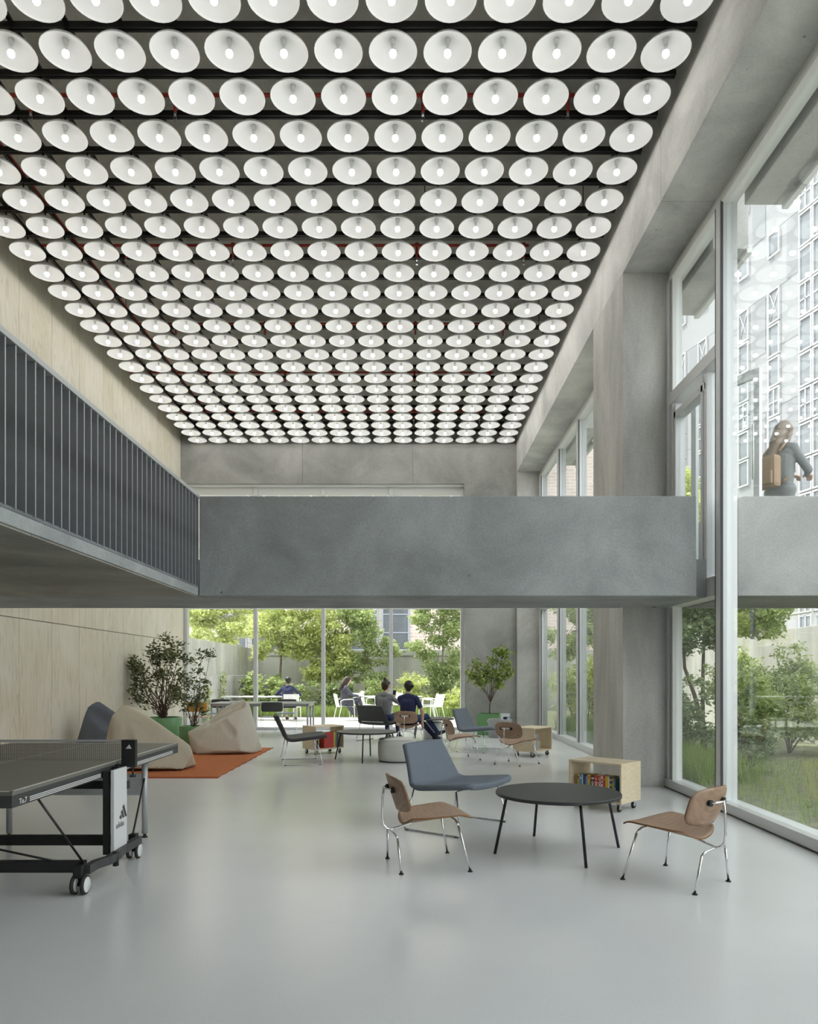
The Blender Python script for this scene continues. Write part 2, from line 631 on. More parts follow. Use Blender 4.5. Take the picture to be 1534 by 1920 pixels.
    def build(s, name, material, parent=None, loc=None):
        me = bpy.data.meshes.new(name)
        me.from_pydata(s.v, [], s.f)
        mats = material if isinstance(material, (list, tuple)) else [material]
        for m in mats:
            me.materials.append(MATS[m] if isinstance(m, str) else m)
        me.polygons.foreach_set('material_index', s.mi)
        me.polygons.foreach_set('use_smooth', s.sm)
        me.update()
        o = bpy.data.objects.new(name, me)
        COL.objects.link(o)
        if parent is not None:
            o.parent = parent
        if loc is not None:
            o.location = loc
        return o


def tag(o, label=None, cat=None, group=None, kind=None):
    if label:
        o['label'] = label
    if cat:
        o['category'] = cat
    if group:
        o['group'] = group
    if kind:
        o['kind'] = kind
    return o


def thing(name, label, cat, loc=(0, 0, 0), rz=0.0, group=None):
    o = bpy.data.objects.new(name, None)
    COL.objects.link(o)
    o.location = loc
    o.rotation_euler = (0, 0, rz)
    o.empty_display_size = 0.1
    return tag(o, label, cat, group)


def struct(name, parent=None):
    o = bpy.data.objects.new(name, None)
    COL.objects.link(o)
    o['kind'] = 'structure'
    return o


def copy_tree(o, parent=None):
    c = o.copy()
    COL.objects.link(c)
    c.parent = parent
    for ch in o.children:
        copy_tree(ch, c)
    return c


def place(src, used, loc, rz, label, group=None):
    """the first time the source itself, then copies of it"""
    o = src if not used else copy_tree(src)
    used.append(1)
    o.location = loc
    o.rotation_euler = (0, 0, rz)
    o['label'] = label
    if group:
        o['group'] = group
    return o


def face(dx, dy):
    return math.atan2(-dx, dy)


def applied(o):
    dg = bpy.context.evaluated_depsgraph_get()
    me = bpy.data.meshes.new_from_object(o.evaluated_get(dg))
    o.modifiers.clear()
    old = o.data
    o.data = me
    bpy.data.meshes.remove(old)
    return o


def lettering(text, size, M, name, material, parent, depth=0.0008):
    cu = bpy.data.curves.new(name, 'FONT')
    cu.body = text
    cu.size = size
    cu.extrude = depth
    cu.align_x = 'LEFT'
    tmp = bpy.data.objects.new(name, cu)
    COL.objects.link(tmp)
    dg = bpy.context.evaluated_depsgraph_get()
    me = bpy.data.meshes.new_from_object(tmp.evaluated_get(dg))
    bpy.data.objects.remove(tmp)
    bpy.data.curves.remove(cu)
    me.transform(M)
    me.materials.clear()
    me.materials.append(MATS[material])
    o = bpy.data.objects.new(name, me)
    COL.objects.link(o)
    o.parent = parent
    return o


def sbox(name, mt, x0, x1, y0, y1, z0, z1, parent=None, bevel=0.0, top=True):
    o = MB().box(x0, x1, y0, y1, z0, z1, bevel=bevel).build(name, mt, parent)
    if parent is None and top:
        o['kind'] = 'structure'
    return o

# ------------------------------------------------------------------ the building
XL, XB, XG = -5.6, 2.635, 3.22
YR, YB, YGL = -3.0, 17.65, 18.0
ZC, ZH = 8.0, 6.33            # ceiling, soffit of the long beam

sbox('floor', 'polished_floor', XL - 0.3, 3.36, YR, 18.16, -0.12, 0.0)
sbox('wall_rear', 'concrete', XL - 0.3, 3.4, YR - 0.2, YR, 0, ZC)

ceil = struct('ceiling')
sbox('ceiling_slab', 'concrete_ceiling', XL - 0.3, 3.5, YR, 18.5, ZC, ZC + 0.3, ceil)
for y0 in (3.35, 5.55, 8.35, 10.75, 13.2, 15.5):
    sbox('ceiling_rib', 'concrete_ceiling', XL, XB, y0, y0 + 0.75, ZC - 0.14, ZC - 0.001, ceil)

wl = struct('wall_left')
sbox('wall_core', 'concrete', XL - 0.3, XL - 0.022, YR, 18.1, 0, ZC, wl)
pw = 0.945
ys = YB + 0.35 - 22 * pw
panels = {}
for tier, (z0, z1) in enumerate(((0.0, 2.185), (2.197, 7.99))):
    m0 = MB().box(-0.02, 0, 0.004, pw - 0.004, 0, z1 - z0, bevel=0.003)
    first = None
    for k in range(22):
        if first is None:
            first = m0.build('panel', 'board_concrete', wl)
            o = first
        else:
            o = first.copy()
            COL.objects.link(o)
        o.location = (XL, 17.62 - (k + 1) * pw + 0.28, z0)

wb = struct('wall_back')
for xa, xb in ((XL, -2.614), (-2.608, 0.09), (0.096, XB)):
    sbox('lintel', 'concrete', xa, xb, YB, 18.4, 6.07, ZC, wb)
sbox('lintel_core', 'concrete', XL, XB, YB + 0.02, 18.39, 6.075, ZC, wb)
sbox('pier', 'concrete', 1.36, XB + 0.02, YB, 18.4, 0, 6.07, wb)
sbox('reveal', 'white_frame', XL, 1.36, YB + 0.10, 18.25, 6.04, 6.069, wb)

wr = struct('wall_right')
sbox('beam', 'concrete_beam', XB, 3.30, YR, 7.53, ZH, ZC, wr, bevel=0.006)
sbox('beam', 'concrete_beam', XB, 3.30, 7.535, 12.95, ZH, ZC, wr, bevel=0.006)
sbox('beam', 'concrete_beam', XB, 3.30, 12.955, 15.55, ZH, ZC, wr, bevel=0.006)
sbox('beam', 'concrete_beam', XB, 3.30, 15.555, 18.4, ZH, ZC, wr, bevel=0.006)
sbox('column', 'concrete_warm', XB, 3.26, 8.87, 10.3, 0, ZH, wr, bevel=0.006)
sbox('pilaster', 'concrete_light', XB, 3.26, 17.55, 18.4, 0, ZH, wr, bevel=0.006)

# the bridge and the gallery: slab soffit at 2.2, floor at 2.6
br = struct('bridge')
sbox('bridge_slab', 'concrete_bridge', -2.19, 2.99, 7.70, 8.66, 2.2, 2.6, br)
sbox('parapet', 'concrete_bridge', -2.185, 2.99, 7.49, 7.70, 2.2, 3.239, br, bevel=0.008)
sbox('parapet', 'concrete_bridge', -2.19, 2.60, 8.66, 8.87, 2.2, 3.239, br, bevel=0.008)
sbox('end_beam', 'concrete_bridge', 2.99, 3.15, 7.62, 8.85, 2.2, 2.60, br)
sbox('threshold', 'aluminium', 3.15, 3.34, 7.47, 8.86, 2.2, 2.40, br)
ga = struct('gallery')
sbox('gallery_slab', 'concrete_bridge', XL, -2.19, YR, 7.485, 2.2, 2.283, ga, bevel=0.004)
sbox('gallery_floor', 'concrete_bridge', XL, -2.305, YR, 7.485, 2.284, 2.58, ga)
sbox('gallery_slab', 'concrete_bridge', XL, -2.192, 7.495, 8.87, 2.2, 2.58, ga, bevel=0.004)

xs_ = [XL + 0.01, -4.45, -3.30, -2.20]
yc_ = [-3.0, -0.6, 1.8, 4.2, 6.6, 7.48]
for xa, xb in zip(xs_[:-1], xs_[1:]):
    for ya, yb in zip(yc_[:-1], yc_[1:]):
        sbox('soffit_board', 'concrete_soffit', xa + 0.004, xb - 0.004, ya + 0.004, yb - 0.004, 2.188, 2.2, ga)
# steel fin balustrade of the gallery
bal = thing('balustrade', 'dark steel balustrade of closely set upright fins along the gallery edge', 'railing', (0, 0, 0))
MB().box(-2.28, -2.17, 0.0, 7.48, 3.205, 3.243, bevel=0.004).build('handrail', 'rail_edge', bal)
MB().box(-2.30, -2.19, 0.0, 7.48, 2.285, 2.305).build('bottom_rail', 'rail_steel', bal)
fb = MB()
fb.box(-0.098, -0.003, 0, 0.010, 0, 0.91)
fb.cur = 1
fb.box(-0.003, 0.0, 0, 0.010, 0, 0.91)
fin = None
y = 0.10
while y < 7.47:
    if fin is None:
        fin = fb.build('fin', ['rail_steel', 'rail_edge'], bal)
        o = fin
    else:
        o = fin.copy()
        COL.objects.link(o)
    o.location = (-2.178, y, 2.30)
    y += 0.105


# ------------------------------------------------------------------ glazing
def frame_bar(x0, x1, y0, y1, z0, z1, parent, mt='aluminium', name='frame'):
    return MB().box(x0, x1, y0, y1, z0, z1, bevel=0.004).build(name, mt, parent)


def pane(x0, x1, y0, y1, z0, z1, parent):
    o = MB().box(x0, x1, y0, y1, z0, z1).build('pane', 'clear_glass', parent)
    return o


# window_1: the tall glazing of the far wall
w1 = struct('window_1')
mx1 = [XL + 0.04, -3.83, -2.14, -0.45, 1.33]
for i, x in enumerate(mx1):
    hw = 0.045
    frame_bar(x - hw, x + hw, YGL - 0.09, YGL + 0.07, 0, 6.04, w1, 'aluminium', 'mullion')
frame_bar(XL, 1.36, YGL - 0.07, YGL + 0.07, 0.0, 0.07, w1, 'aluminium', 'sill')
frame_bar(XL, 1.36, YGL - 0.06, YGL + 0.06, 5.86, 6.04, w1, 'white_frame', 'head')
frame_bar(XL, 1.36, YGL - 0.03, YGL + 0.06, 3.02, 3.16, w1, 'aluminium', 'transom')
for a, b in zip(mx1[:-1], mx1[1:]):
    pane(a + 0.045, b - 0.045, YGL - 0.008, YGL + 0.004, 0.07, 3.02, w1)
    pane(a + 0.045, b - 0.045, YGL - 0.008, YGL + 0.004, 3.16, 5.86, w1)

# window_2: the long right-hand glazing in front of the column
w2 = struct('window_2')
frame_bar(3.15, 3.36, YR, 8.87, 0.0, 0.105, w2, 'aluminium', 'sill')
MB().box(3.143, 3.150, YR, 8.87, 0.0, 0.012).build('gasket', 'gasket', w2)
for zz in (6.18, 6.235, 6.29):
    frame_bar(3.17 + (zz - 6.18) * 0.3, 3.34, YR, 8.87, zz, zz + 0.042, w2, 'white_frame', 'head')
for y0 in (-2.95, 1.4, 4.4):
    frame_bar(3.17, 3.33, y0, y0 + 0.07, 0.1, 6.2, w2, 'aluminium', 'mullion')
frame_bar(3.165, 3.345, 7.33, 7.43, 0.1, 6.2, w2, 'aluminium', 'mullion')
for zz in ((3.163, 7.305, 7.318), (3.163, 7.445, 7.455)):
    MB().box(3.168, 3.188, zz[1], zz[2], 0.1, 6.2).build('gasket', 'gasket', w2)
frame_bar(3.17, 3.33, 8.77, 8.865, 0.1, 6.2, w2, 'aluminium', 'jamb')
frame_bar(3.185, 3.30, 8.70, 8.735, 0.1, 6.2, w2, 'white_frame', 'jamb')
MB().box(3.19, 3.21, 8.736, 8.748, 0.1, 6.2).build('gasket', 'gasket', w2)
frame_bar(3.17, 3.33, 7.43, 8.77, 4.66, 4.80, w2, 'aluminium', 'transom')
for y0, y1 in ((-2.88, 1.4), (1.47, 4.4), (4.47, 7.33)):
    pane(3.228, 3.238, y0, y1, 0.1, 6.2, w2)
pane(3.228, 3.238, 7.43, 8.72, 0.1, 2.2, w2)
pane(3.228, 3.238, 7.43, 8.72, 4.80, 6.2, w2)

# door_1: the glazed door between bridge and footbridge, one leaf fixed, one standing open outside
d1 = struct('door_1')
frame_bar(3.19, 3.31, 7.75, 8.70, 4.46, 4.54, d1, 'aluminium', 'head')
for y0 in (7.72, 7.82, 8.62):
    frame_bar(3.19, 3.31, y0, y0 + 0.06, 2.40, 4.62, d1, 'aluminium', 'stile')
pane(3.245, 3.252, 7.88, 8.62, 2.45, 4.46, d1)
pane(3.245, 3.252, 7.46, 7.72, 2.45, 4.62, d1)
leaf = bpy.data.objects.new('door_leaf', None)
COL.objects.link(leaf)
leaf.parent = d1
leaf.location = (3.375, 8.62, 2.61)
leaf.rotation_euler = (0, 0, math.radians(-61))
for nm, b in (('stile', (0, 0.07, 0, 0.05, 0, 2.12)), ('stile', (0.83, 0.90, 0, 0.05, 0, 2.12)), ('rail', (0.07, 0.83, 0, 0.05, 2.02, 2.12)), ('rail', (0.07, 0.83, 0, 0.05, 0, 0.12))):
    MB().box(*b, bevel=0.004).build(nm, 'aluminium', leaf)
MB().box(0.07, 0.83, 0.02, 0.03, 0.12, 2.02).build('pane', 'clear_glass', leaf)
MB().tube([(0.86, -0.05, 0.9), (0.86, -0.05, 1.5)], 0.012).build('handle', 'aluminium', leaf)

# window_3: the bay between column and far pilaster
w3 = struct('window_3')
frame_bar(3.15, 3.36, 10.3, 17.55, 0.0, 0.105, w3, 'aluminium', 'sill')
for zz in (6.18, 6.235, 6.29):
    frame_bar(3.17 + (zz - 6.18) * 0.3, 3.34, 10.3, 17.55, zz, zz + 0.042, w3, 'white_frame', 'head')
for y0, y1 in ((10.31, 10.39), (13.55, 13.64), (15.32, 15.41), (17.40, 17.53)):
    frame_bar(3.165, 3.345, y0, y1, 0.1, 6.2, w3, 'aluminium', 'mullion')
    MB().box(3.19, 3.205, y0 - 0.014, y0 - 0.002, 0.1, 6.2).build('gasket', 'gasket', w3)
frame_bar(3.17, 3.33, 10.39, 17.4, 2.95, 3.05, w3, 'aluminium', 'transom')
for y0, y1 in ((10.39, 13.54), (13.64, 15.31), (15.41, 17.39)):
    pane(3.228, 3.238, y0, y1, 0.1, 2.95, w3)
    pane(3.228, 3.238, y0, y1, 3.05, 6.2, w3)

# ------------------------------------------------------------------ outside: footbridge, canopy, terrace, garden walls
fbz = struct('footbridge')
sbox('deck', 'concrete_outdoor', 3.42, 9.6, 7.70, 8.66, 2.2, 2.6, fbz)
sbox('parapet', 'concrete_outdoor', 3.42, 9.6, 7.49, 7.70, 2.2, 3.239, fbz, bevel=0.008)
sbox('parapet', 'concrete_outdoor', 3.42, 9.6, 8.70, 8.90, 2.2, 3.22, fbz, bevel=0.008)
cn = struct('canopy')
for y0, y1 in ((-3, 7.30), (8.05, 9.55), (10.9, 13.1), (13.9, 16.4)):
    sbox('canopy_box', 'concrete_light', 3.40, 3.80, y0, y1, 6.14, 7.9, cn, bevel=0.01)
    sbox('drip_edge', 'white_frame', 3.78, 3.84, y0, y1, 6.10, 6.16, cn)
sbox('fascia', 'concrete_light', 3.30, 3.41, YR, 18.4, 6.38, 8.3, cn)

sbox('terrace', 'terrace_stone', -6.4, 3.3, 18.16, 23.4, -0.12, -0.01)
sbox('garden_bed', 'garden_soil', -6.4, 8.0, 23.4, 27.4, -0.12, 0.02)
sbox('planting_bed', 'garden_soil', 3.36, 8.0, -3, 23.4, -0.12, 0.015)
sbox('ground', 'street_ground', -90, 90, -40, 160, -0.40, -0.13)
gw = struct('garden_wall')
sbox('wall_slab', 'garden_concrete', -6.1, -5.93, 18.1, 27.4, 1.36, 2.38, gw, bevel=0.01)
sbox('wall_slab', 'concrete_light', -6.1, -5.90, 18.1, 27.4, -0.1, 1.355, gw, bevel=0.01)
sbox('wall_slab', 'garden_concrete', -6.1, 8.2, 27.4, 27.6, -0.1, 2.1, gw, bevel=0.01)
sbox('coping', 'concrete_light', -6.1, 8.2, 27.36, 27.64, 2.1, 2.32, gw, bevel=0.01)
sbox('wall_slab', 'garden_concrete', 8.0, 8.2, 3.0, 27.4, -0.1, 2.35, gw, bevel=0.01)

rl = thing('street_railing', 'white steel railing on top of the street-side garden wall', 'railing', (8.1, 0, 2.35))
for z in (0.30, 0.62, 0.95):
    MB().tube([(0, 8.9, z), (0, 24, z)], 0.028, 8).build('rail', 'window_white', rl)
pm = MB().box(-0.035, 0.035, -0.035, 0.035, 0, 1.0)
p0 = pm.build('post', 'window_white', rl, (0, 9.0, 0))
for k in range(1, 9):
    o = p0.copy()
    COL.objects.link(o)
    o.location = (0, 9.0 + 1.8 * k, 0)

# brick building behind the garden
bb = thing('brick_building', 'pink brick building with tall blue-framed windows behind the garden wall', 'building', (0, 36, 0))
MB().box(-34, 12, 0, 8, 0, 17).build('wall', 'brick', bb)
MB().box(-34, 12, -0.12, 0, 2.0, 2.55).build('sill_band', 'concrete_light', bb)


def bwin(w, h, nx, nz, parent, name='window', fr='steel_frame', gl='blue_window', t=0.09):
    m = MB()
    m.box(-w / 2, w / 2, -0.10, 0.0, 0, t).box(-w / 2, w / 2, -0.10, 0.0, h - t, h)
    for i in range(nx + 1):
        x = -w / 2 + t / 2 + (w - t) * i / nx
        m.box(x - t / 2, x + t / 2, -0.10, 0, t, h - t)
    for j in range(1, nz):
        z = h * j / nz
        m.box(-w / 2 + t, w / 2 - t, -0.09, 0, z - t / 3, z + t / 3)
    f = m.build(name, fr, parent)
    MB().box(-w / 2 + t * 0.5, w / 2 - t * 0.5, -0.05, -0.03, t * 0.5, h - t * 0.5).build('pane', gl, f)
    return f


src = None
for zf in (2.56, 6.4, 10.2, 14.0):
    for xc in (-21.0, -14.4, -8.0, -1.45, 5.0):
        for dx in (-0.78, 0.78):
            if src is None:
                src = bwin(1.40, 2.75, 1, 3, bb)
                w = src
            else:
                w = copy_tree(src, bb)
            w.location = (xc + dx, -0.002, zf)

# pale street facade, running away to the left of the street
fd = thing('street_facade', 'pale panelled facade with tall white-framed window strips across the street', 'building', (25, 44, 0), math.atan2(0.971, -0.239))
MB().box(-26, 75, -6, 0, 0, 62).build('wall', 'facade_panel', fd)
jm = MB()
for z in np.arange(3.4, 60, 3.9):
    jm.box(-26, 75, 0.0, 0.015, z, z + 0.06)
jm.build('panel_joint', 'facade_panel_grey', fd)
gp = None
for u, z in ((5.05, 22.9), (5.05, 30.7), (5.05, 15.1), (12.1, 22.9), (14.8, 26.8), (8.0, 11.2), (1.9, 26.8), (1.9, 15.1), (9.9, 19.0)):
    if gp is None:
        gp = MB().box(-0.62, 0.62, 0.0, 0.03, 0.1, 3.8).build('grey_panel', 'facade_panel_grey', fd)
        o = gp
    else:
        o = gp.copy()
        COL.objects.link(o)
    o.location = (u, 0, z)


def fwin(kind, w, h, parent):
    t = 0.10
    m = MB()
    m.box(-w / 2, w / 2, 0, 0.14, 0, t).box(-w / 2, w / 2, 0, 0.14, h - t, h)
    for x in (-w / 2, w / 2 - t):
        m.box(x, x + t, 0, 0.14, t, h - t)
    if kind == 'four':
        m.box(-0.04, 0.04, 0, 0.12, t, h - t).box(-w / 2, w / 2, 0, 0.12, h / 2 - 0.04, h / 2 + 0.04)
    if kind == 'x':
        m.tube([(-w / 2 + t, 0.07, t), (w / 2 - t, 0.07, h - t)], 0.04, 4)
        m.tube([(-w / 2 + t, 0.07, h - t), (w / 2 - t, 0.07, t)], 0.04, 4)
    f = m.build('window', 'window_white', parent)
    MB().box(-w / 2 + 0.05, w / 2 - 0.05, 0.03, 0.05, 0.05, h - 0.05).build('pane', 'window_dark', f)
    return f


wcache = {}


def put_win(kind, w, h, u, z):
    k = (kind, w, h)
    if k not in wcache:
        wcache[k] = fwin(kind, w, h, fd)
        o = wcache[k]
    else:
        o = copy_tree(wcache[k], fd)
    o.location = (u, 0.0, z)


for u in (3.6, 6.5, 11.0, 13.6):
    for kind, h, z in (('plain', 1.6, 37.0), ('plain', 1.6, 33.4), ('plain', 1.6, 29.0), ('x', 2.2, 24.6), ('plain', 2.1, 22.4), ('plain', 1.9, 20.4), ('four', 1.9, 18.4), ('plain', 1.9, 16.4), ('plain', 1.8, 14.5), ('four', 1.7, 11.6), ('four', 1.7, 7.6), ('four', 1.7, 3.9)):
        put_win(kind, 1.05, h, u, z)
for u in (-0.2, 0.9):
    for k in range(15):
        put_win('four' if k % 3 == 0 else 'plain', 1.05, 2.1, u, 4.0 + 2.2 * k)
for u in np.arange(17, 60, 2.6):
    for z in (9.0, 12.6, 16.2, 19.8, 23.4, 27.0):
        put_win('plain', 0.95, 1.6, float(u), z)

# ------------------------------------------------------------------ people
def capsule(m, p0, p1, r0, r1, seg=14, rings=5):
    p0, p1 = Vector(p0), Vector(p1)
    d = p1 - p0
    L = max(d.length, 1e-5)
    q = Vector((0, 0, 1)).rotation_difference(d.normalized()).to_matrix().to_4x4()
    q.translation = p0
    prof = [(0, -r0)]
    for i in range(1, rings + 1):
        t = -PI / 2 + (PI / 2) * i / rings
        prof.append((r0 * math.cos(t), r0 * math.sin(t)))
    for i in range(0, rings):
        t = (PI / 2) * i / rings
        prof.append((r1 * math.cos(t), L + r1 * math.sin(t)))
    prof.append((0, L + r1))
    m.lathe(prof, seg, q)


def two_bone(a, b, l1, l2, pole):
    a, b, pole = Vector(a), Vector(b), Vector(pole)
    d = b - a
    D = min(d.length, (l1 + l2) * 0.999)
    u = d.normalized()
    b = a + u * D
    x = (l1 * l1 - l2 * l2 + D * D) / (2 * D)
    h = math.sqrt(max(l1 * l1 - x * x, 0))
    w = pole - u * pole.dot(u)
    w = w.normalized() if w.length > 1e-6 else u.orthogonal().normalized()
    return a + u * x + w * h, b


def person(label, loc, rz, hip, knees, feet, hands, colours, shoulder_shift=(0, 0, 0), head_turn=0.0, head_tilt=0.0, sleeve='short',
           toes=None, curl=0.6, female=False, hair=None, skirt=None, hand_dirs=None):
    """One continuous body grown from overlapping limbs and re-surfaced; local +Y is the way the person faces."""
    t = thing('person', label, 'person', loc, rz)
    segs = []          # (p0, p1, r0, r1, material slot)
    S, T, K, H, F = 0, 1, 2, 3, 4          # shirt, trousers, skin, (unused), shoes
    hip = Vector(hip)
    k = 0.92 if female else 1.0
    up = Vector(shoulder_shift)
    chest = hip + Vector((0, 0, 0.36)) + up * 0.75
    neck = hip + Vector((0, 0, 0.53)) + up
    segs += [(hip + Vector((-0.075, 0, 0)), hip + Vector((0.075, 0, 0)), 0.115 * k, 0.115 * k, T)]
    segs += [(hip + Vector((-0.05, 0, 0.10)) + up * 0.2, chest + Vector((-0.055, 0, 0)), 0.105 * k, 0.118 * k, S), (hip + Vector((0.05, 0, 0.10)) + up * 0.2, chest + Vector((0.055, 0, 0)), 0.105 * k, 0.118 * k, S)]
    shw = 0.165 * k
    segs += [(chest + Vector((-0.10, 0, 0.06)), neck + Vector((-shw * 0.72, 0, -0.065)), 0.09 * k, 0.062, S), (chest + Vector((0.10, 0, 0.06)), neck + Vector((shw * 0.72, 0, -0.065)), 0.09 * k, 0.062, S)]
    segs += [(neck + Vector((-shw, 0, -0.075)), neck + Vector((0, -0.01, -0.03)), 0.060, 0.064, S), (neck + Vector((shw, 0, -0.075)), neck + Vector((0, -0.01, -0.03)), 0.060, 0.064, S)]
    fwd = Vector((math.sin(-head_turn), math.cos(head_turn), 0))
    side = Vector((fwd.y, -fwd.x, 0))
    hc = neck + Vector((0, 0.015, 0.165)) + up * 0.16 + fwd * (0.03 + 0.05 * head_tilt) - Vector((0, 0, 0.035 * head_tilt))
    segs += [(neck + Vector((0, 0, -0.03)), hc + Vector((0, 0, -0.07)), 0.055 * k, 0.050 * k, K)]
    fdn = (fwd - Vector((0, 0, 0.45 * head_tilt))).normalized()
    hup = side.cross(fdn).normalized()
    segs += [(hc - fdn * 0.028 + hup * 0.025, hc + fdn * 0.022 + hup * 0.03, 0.086, 0.078, K)]
    segs += [(hc + fdn * 0.02 - hup * 0.04, hc + fdn * 0.048 - hup * 0.085, 0.060, 0.036, K)]
    segs += [(hc + fdn * 0.094 + hup * 0.005, hc + fdn * 0.108 - hup * 0.022, 0.011, 0.015, K)]
    for sgn in (-1, 1):
        segs += [(hc + side * 0.078 * sgn - fdn * 0.006 + hup * 0.015, hc + side * 0.083 * sgn - fdn * 0.012 - hup * 0.022, 0.016, 0.011, K)]
    # arms
    for sgn, hand, (pole) in ((-1, hands[0], hands[2]), (1, hands[1], hands[3])):
        sh = neck + Vector((shw * sgn * 1.04, 0, -0.085))
        el, wr_ = two_bone(sh, hand, 0.285, 0.245, pole)
        cut = {'short': 0.62, 'long': 1.01, 'none': 0.2}[sleeve]
        mid = sh.lerp(el, min(cut, 1.0))
        segs += [(sh, mid, 0.058 * k, 0.050 * k, S)]
        if cut < 1:
            segs += [(mid, el, 0.041 * k, 0.038 * k, K)]
        segs += [(el, wr_, 0.042 * k if cut > 1 else 0.038 * k, 0.034 if cut > 1 else 0.025, S if cut > 1 else K)]
        hd = (wr_ - el).normalized()
        if hand_dirs:
            hd = Vector(hand_dirs[0 if sgn < 0 else 1]).normalized()
        lat = hd.cross(Vector((0, 0, 1)))
        lat = lat.normalized() if lat.length > 0.1 else Vector((0, 1, 0))
        if lat.dot(Vector((sgn, 0, 0))) > 0:
            lat = -lat                       # towards the thumb, inwards
        nrm = lat.cross(hd).normalized()
        if nrm.z > 0:
            nrm = -nrm
        palm = wr_ + hd * 0.075
        for q in (-0.022, 0.0, 0.022):
            segs += [(wr_ + hd * 0.012 + lat * q * 0.6, palm + lat * q, 0.019, 0.016, K)]
        for i, (off, ln) in enumerate(((0.031, 0.070), (0.011, 0.080), (-0.010, 0.074), (-0.030, 0.058))):
            a = palm + lat * off
            b = a + (hd * math.cos(curl * 0.7) + nrm * math.sin(curl * 0.7)) * ln * 0.55
            c = b + (hd * math.cos(curl * 1.9) + nrm * math.sin(curl * 1.9)) * ln * 0.5
            segs += [(a, b, 0.0098, 0.0090, K), (b, c, 0.0090, 0.0080, K)]
        a = wr_ + hd * 0.022 + lat * 0.026
        b = a + (lat * 0.75 + hd * 0.6 + nrm * 0.2).normalized() * 0.040
        c = b + (hd * 0.9 + nrm * 0.4).normalized() * 0.032
        segs += [(a, b, 0.0125, 0.0105, K), (b, c, 0.0105, 0.009, K)]
    # legs
    for sgn, kn, ft in ((-1, knees[0], feet[0]), (1, knees[1], feet[1])):
        hj = hip + Vector((0.085 * sgn, 0.0, -0.02))
        kn, ft = Vector(kn), Vector(ft)
        segs += [(hj, kn, 0.090 * k, 0.060 * k, T), (kn, ft + Vector((0, 0, 0.06)), 0.060 * k, 0.043, T)]
        td = Vector(toes[0 if sgn < 0 else 1]).normalized() if toes else Vector((0, 1, 0))
        segs += [(ft + Vector((0, 0, 0.05)) - td * 0.035, ft + Vector((0, 0, 0.045)) + td * 0.07, 0.042, 0.042, F), (ft + Vector((0, 0, 0.043)) + td * 0.06, ft + Vector((0, 0, 0.036)) + td * 0.165, 0.041, 0.031, F)]
    if skirt:
        for p0, p1, r0, r1 in skirt:
            segs += [(Vector(p0), Vector(p1), r0, r1, S)]
    m = MB()
    for p0, p1, r0, r1, s_ in segs:
        capsule(m, p0, p1, r0, r1)
    cols = [colours['shirt'], colours['trousers'], colours['skin'], colours['skin'], colours['shoes']]
    o = m.build('body', cols, t)
    rm = o.modifiers.new('r', 'REMESH')
    rm.mode = 'VOXEL'
    rm.voxel_size = 0.0095
    sm = o.modifiers.new('s', 'SMOOTH')
    sm.factor = 0.5
    sm.iterations = 3
    applied(o)
    me = o.data
    nf = len(me.polygons)
    cen = np.empty(nf * 3)
    me.polygons.foreach_get('center', cen)
    cen = cen.reshape(-1, 3)
    best = np.full(nf, 1e9)
    idx = np.zeros(nf, int)
    for p0, p1, r0, r1, s_ in segs:
        a, b = np.array(p0), np.array(p1)
        ab = b - a
        tt = np.clip(((cen - a) @ ab) / max(ab @ ab, 1e-9), 0, 1)
        d = np.linalg.norm(cen - (a + tt[:, None] * ab), axis=1) - (r0 + (r1 - r0) * tt)
        up_ = d < best
        best[up_] = d[up_]
        idx[up_] = s_
    me.polygons.foreach_set('material_index', idx.astype(np.int32))
    me.polygons.foreach_set('use_smooth', np.ones(nf, bool))
    me.update()
    # eyes, mouth
    for sgn in (-1, 1):
        MB().ball(hc + side * 0.032 * sgn + fdn * 0.086 + hup * 0.012, 0.011, seg=8, rings=6).build('eye', 'ink', t)
    # hair
    hm = MB()
    capsule(hm, hc - fdn * 0.034 + hup * 0.034, hc + fdn * 0.006 + hup * 0.05, 0.094, 0.080)
    capsule(hm, hc - fdn * 0.05 - hup * 0.03, hc - fdn * 0.03 + hup * 0.05, 0.066, 0.085)
    if hair == 'bun':
        capsule(hm, hc - fdn * 0.055 + hup * 0.125, hc - fdn * 0.065 + hup * 0.150, 0.040, 0.034)
        capsule(hm, hc - fdn * 0.03 + hup * 0.09, hc - fdn * 0.05 + hup * 0.13, 0.055, 0.035)
    if hair == 'knot':
        capsule(hm, hc - fdn * 0.085 + side * 0.055 + hup * 0.02, hc - fdn * 0.10 + side * 0.075 + hup * 0.015, 0.042, 0.032)
    if hair == 'long':
        capsule(hm, hc - fdn * 0.06 + hup * 0.02, hc - fdn * 0.12 - hup * 0.16, 0.082, 0.070)
        capsule(hm, hc - fdn * 0.12 - hup * 0.16, hc - fdn * 0.155 - hup * 0.36, 0.070, 0.035)
        for sgn in (-1, 1):
            capsule(hm, hc + side * 0.068 * sgn + hup * 0.03, hc + side * 0.075 * sgn - fdn * 0.035 - hup * 0.15, 0.033, 0.03)
    ho = hm.build('hair', colours['hair'], t)
    rm = ho.modifiers.new('r', 'REMESH')
    rm.mode = 'VOXEL'
    rm.voxel_size = 0.008
    sm = ho.modifiers.new('s', 'SMOOTH')
    sm.iterations = 2
    applied(ho)
    for p in ho.data.polygons:
        p.use_smooth = True
    return t, neck, hc


def world_of(t, p):
    return Matrix.Translation(t.location) @ Matrix.Rotation(t.rotation_euler[2], 4, 'Z') @ Vector(p)


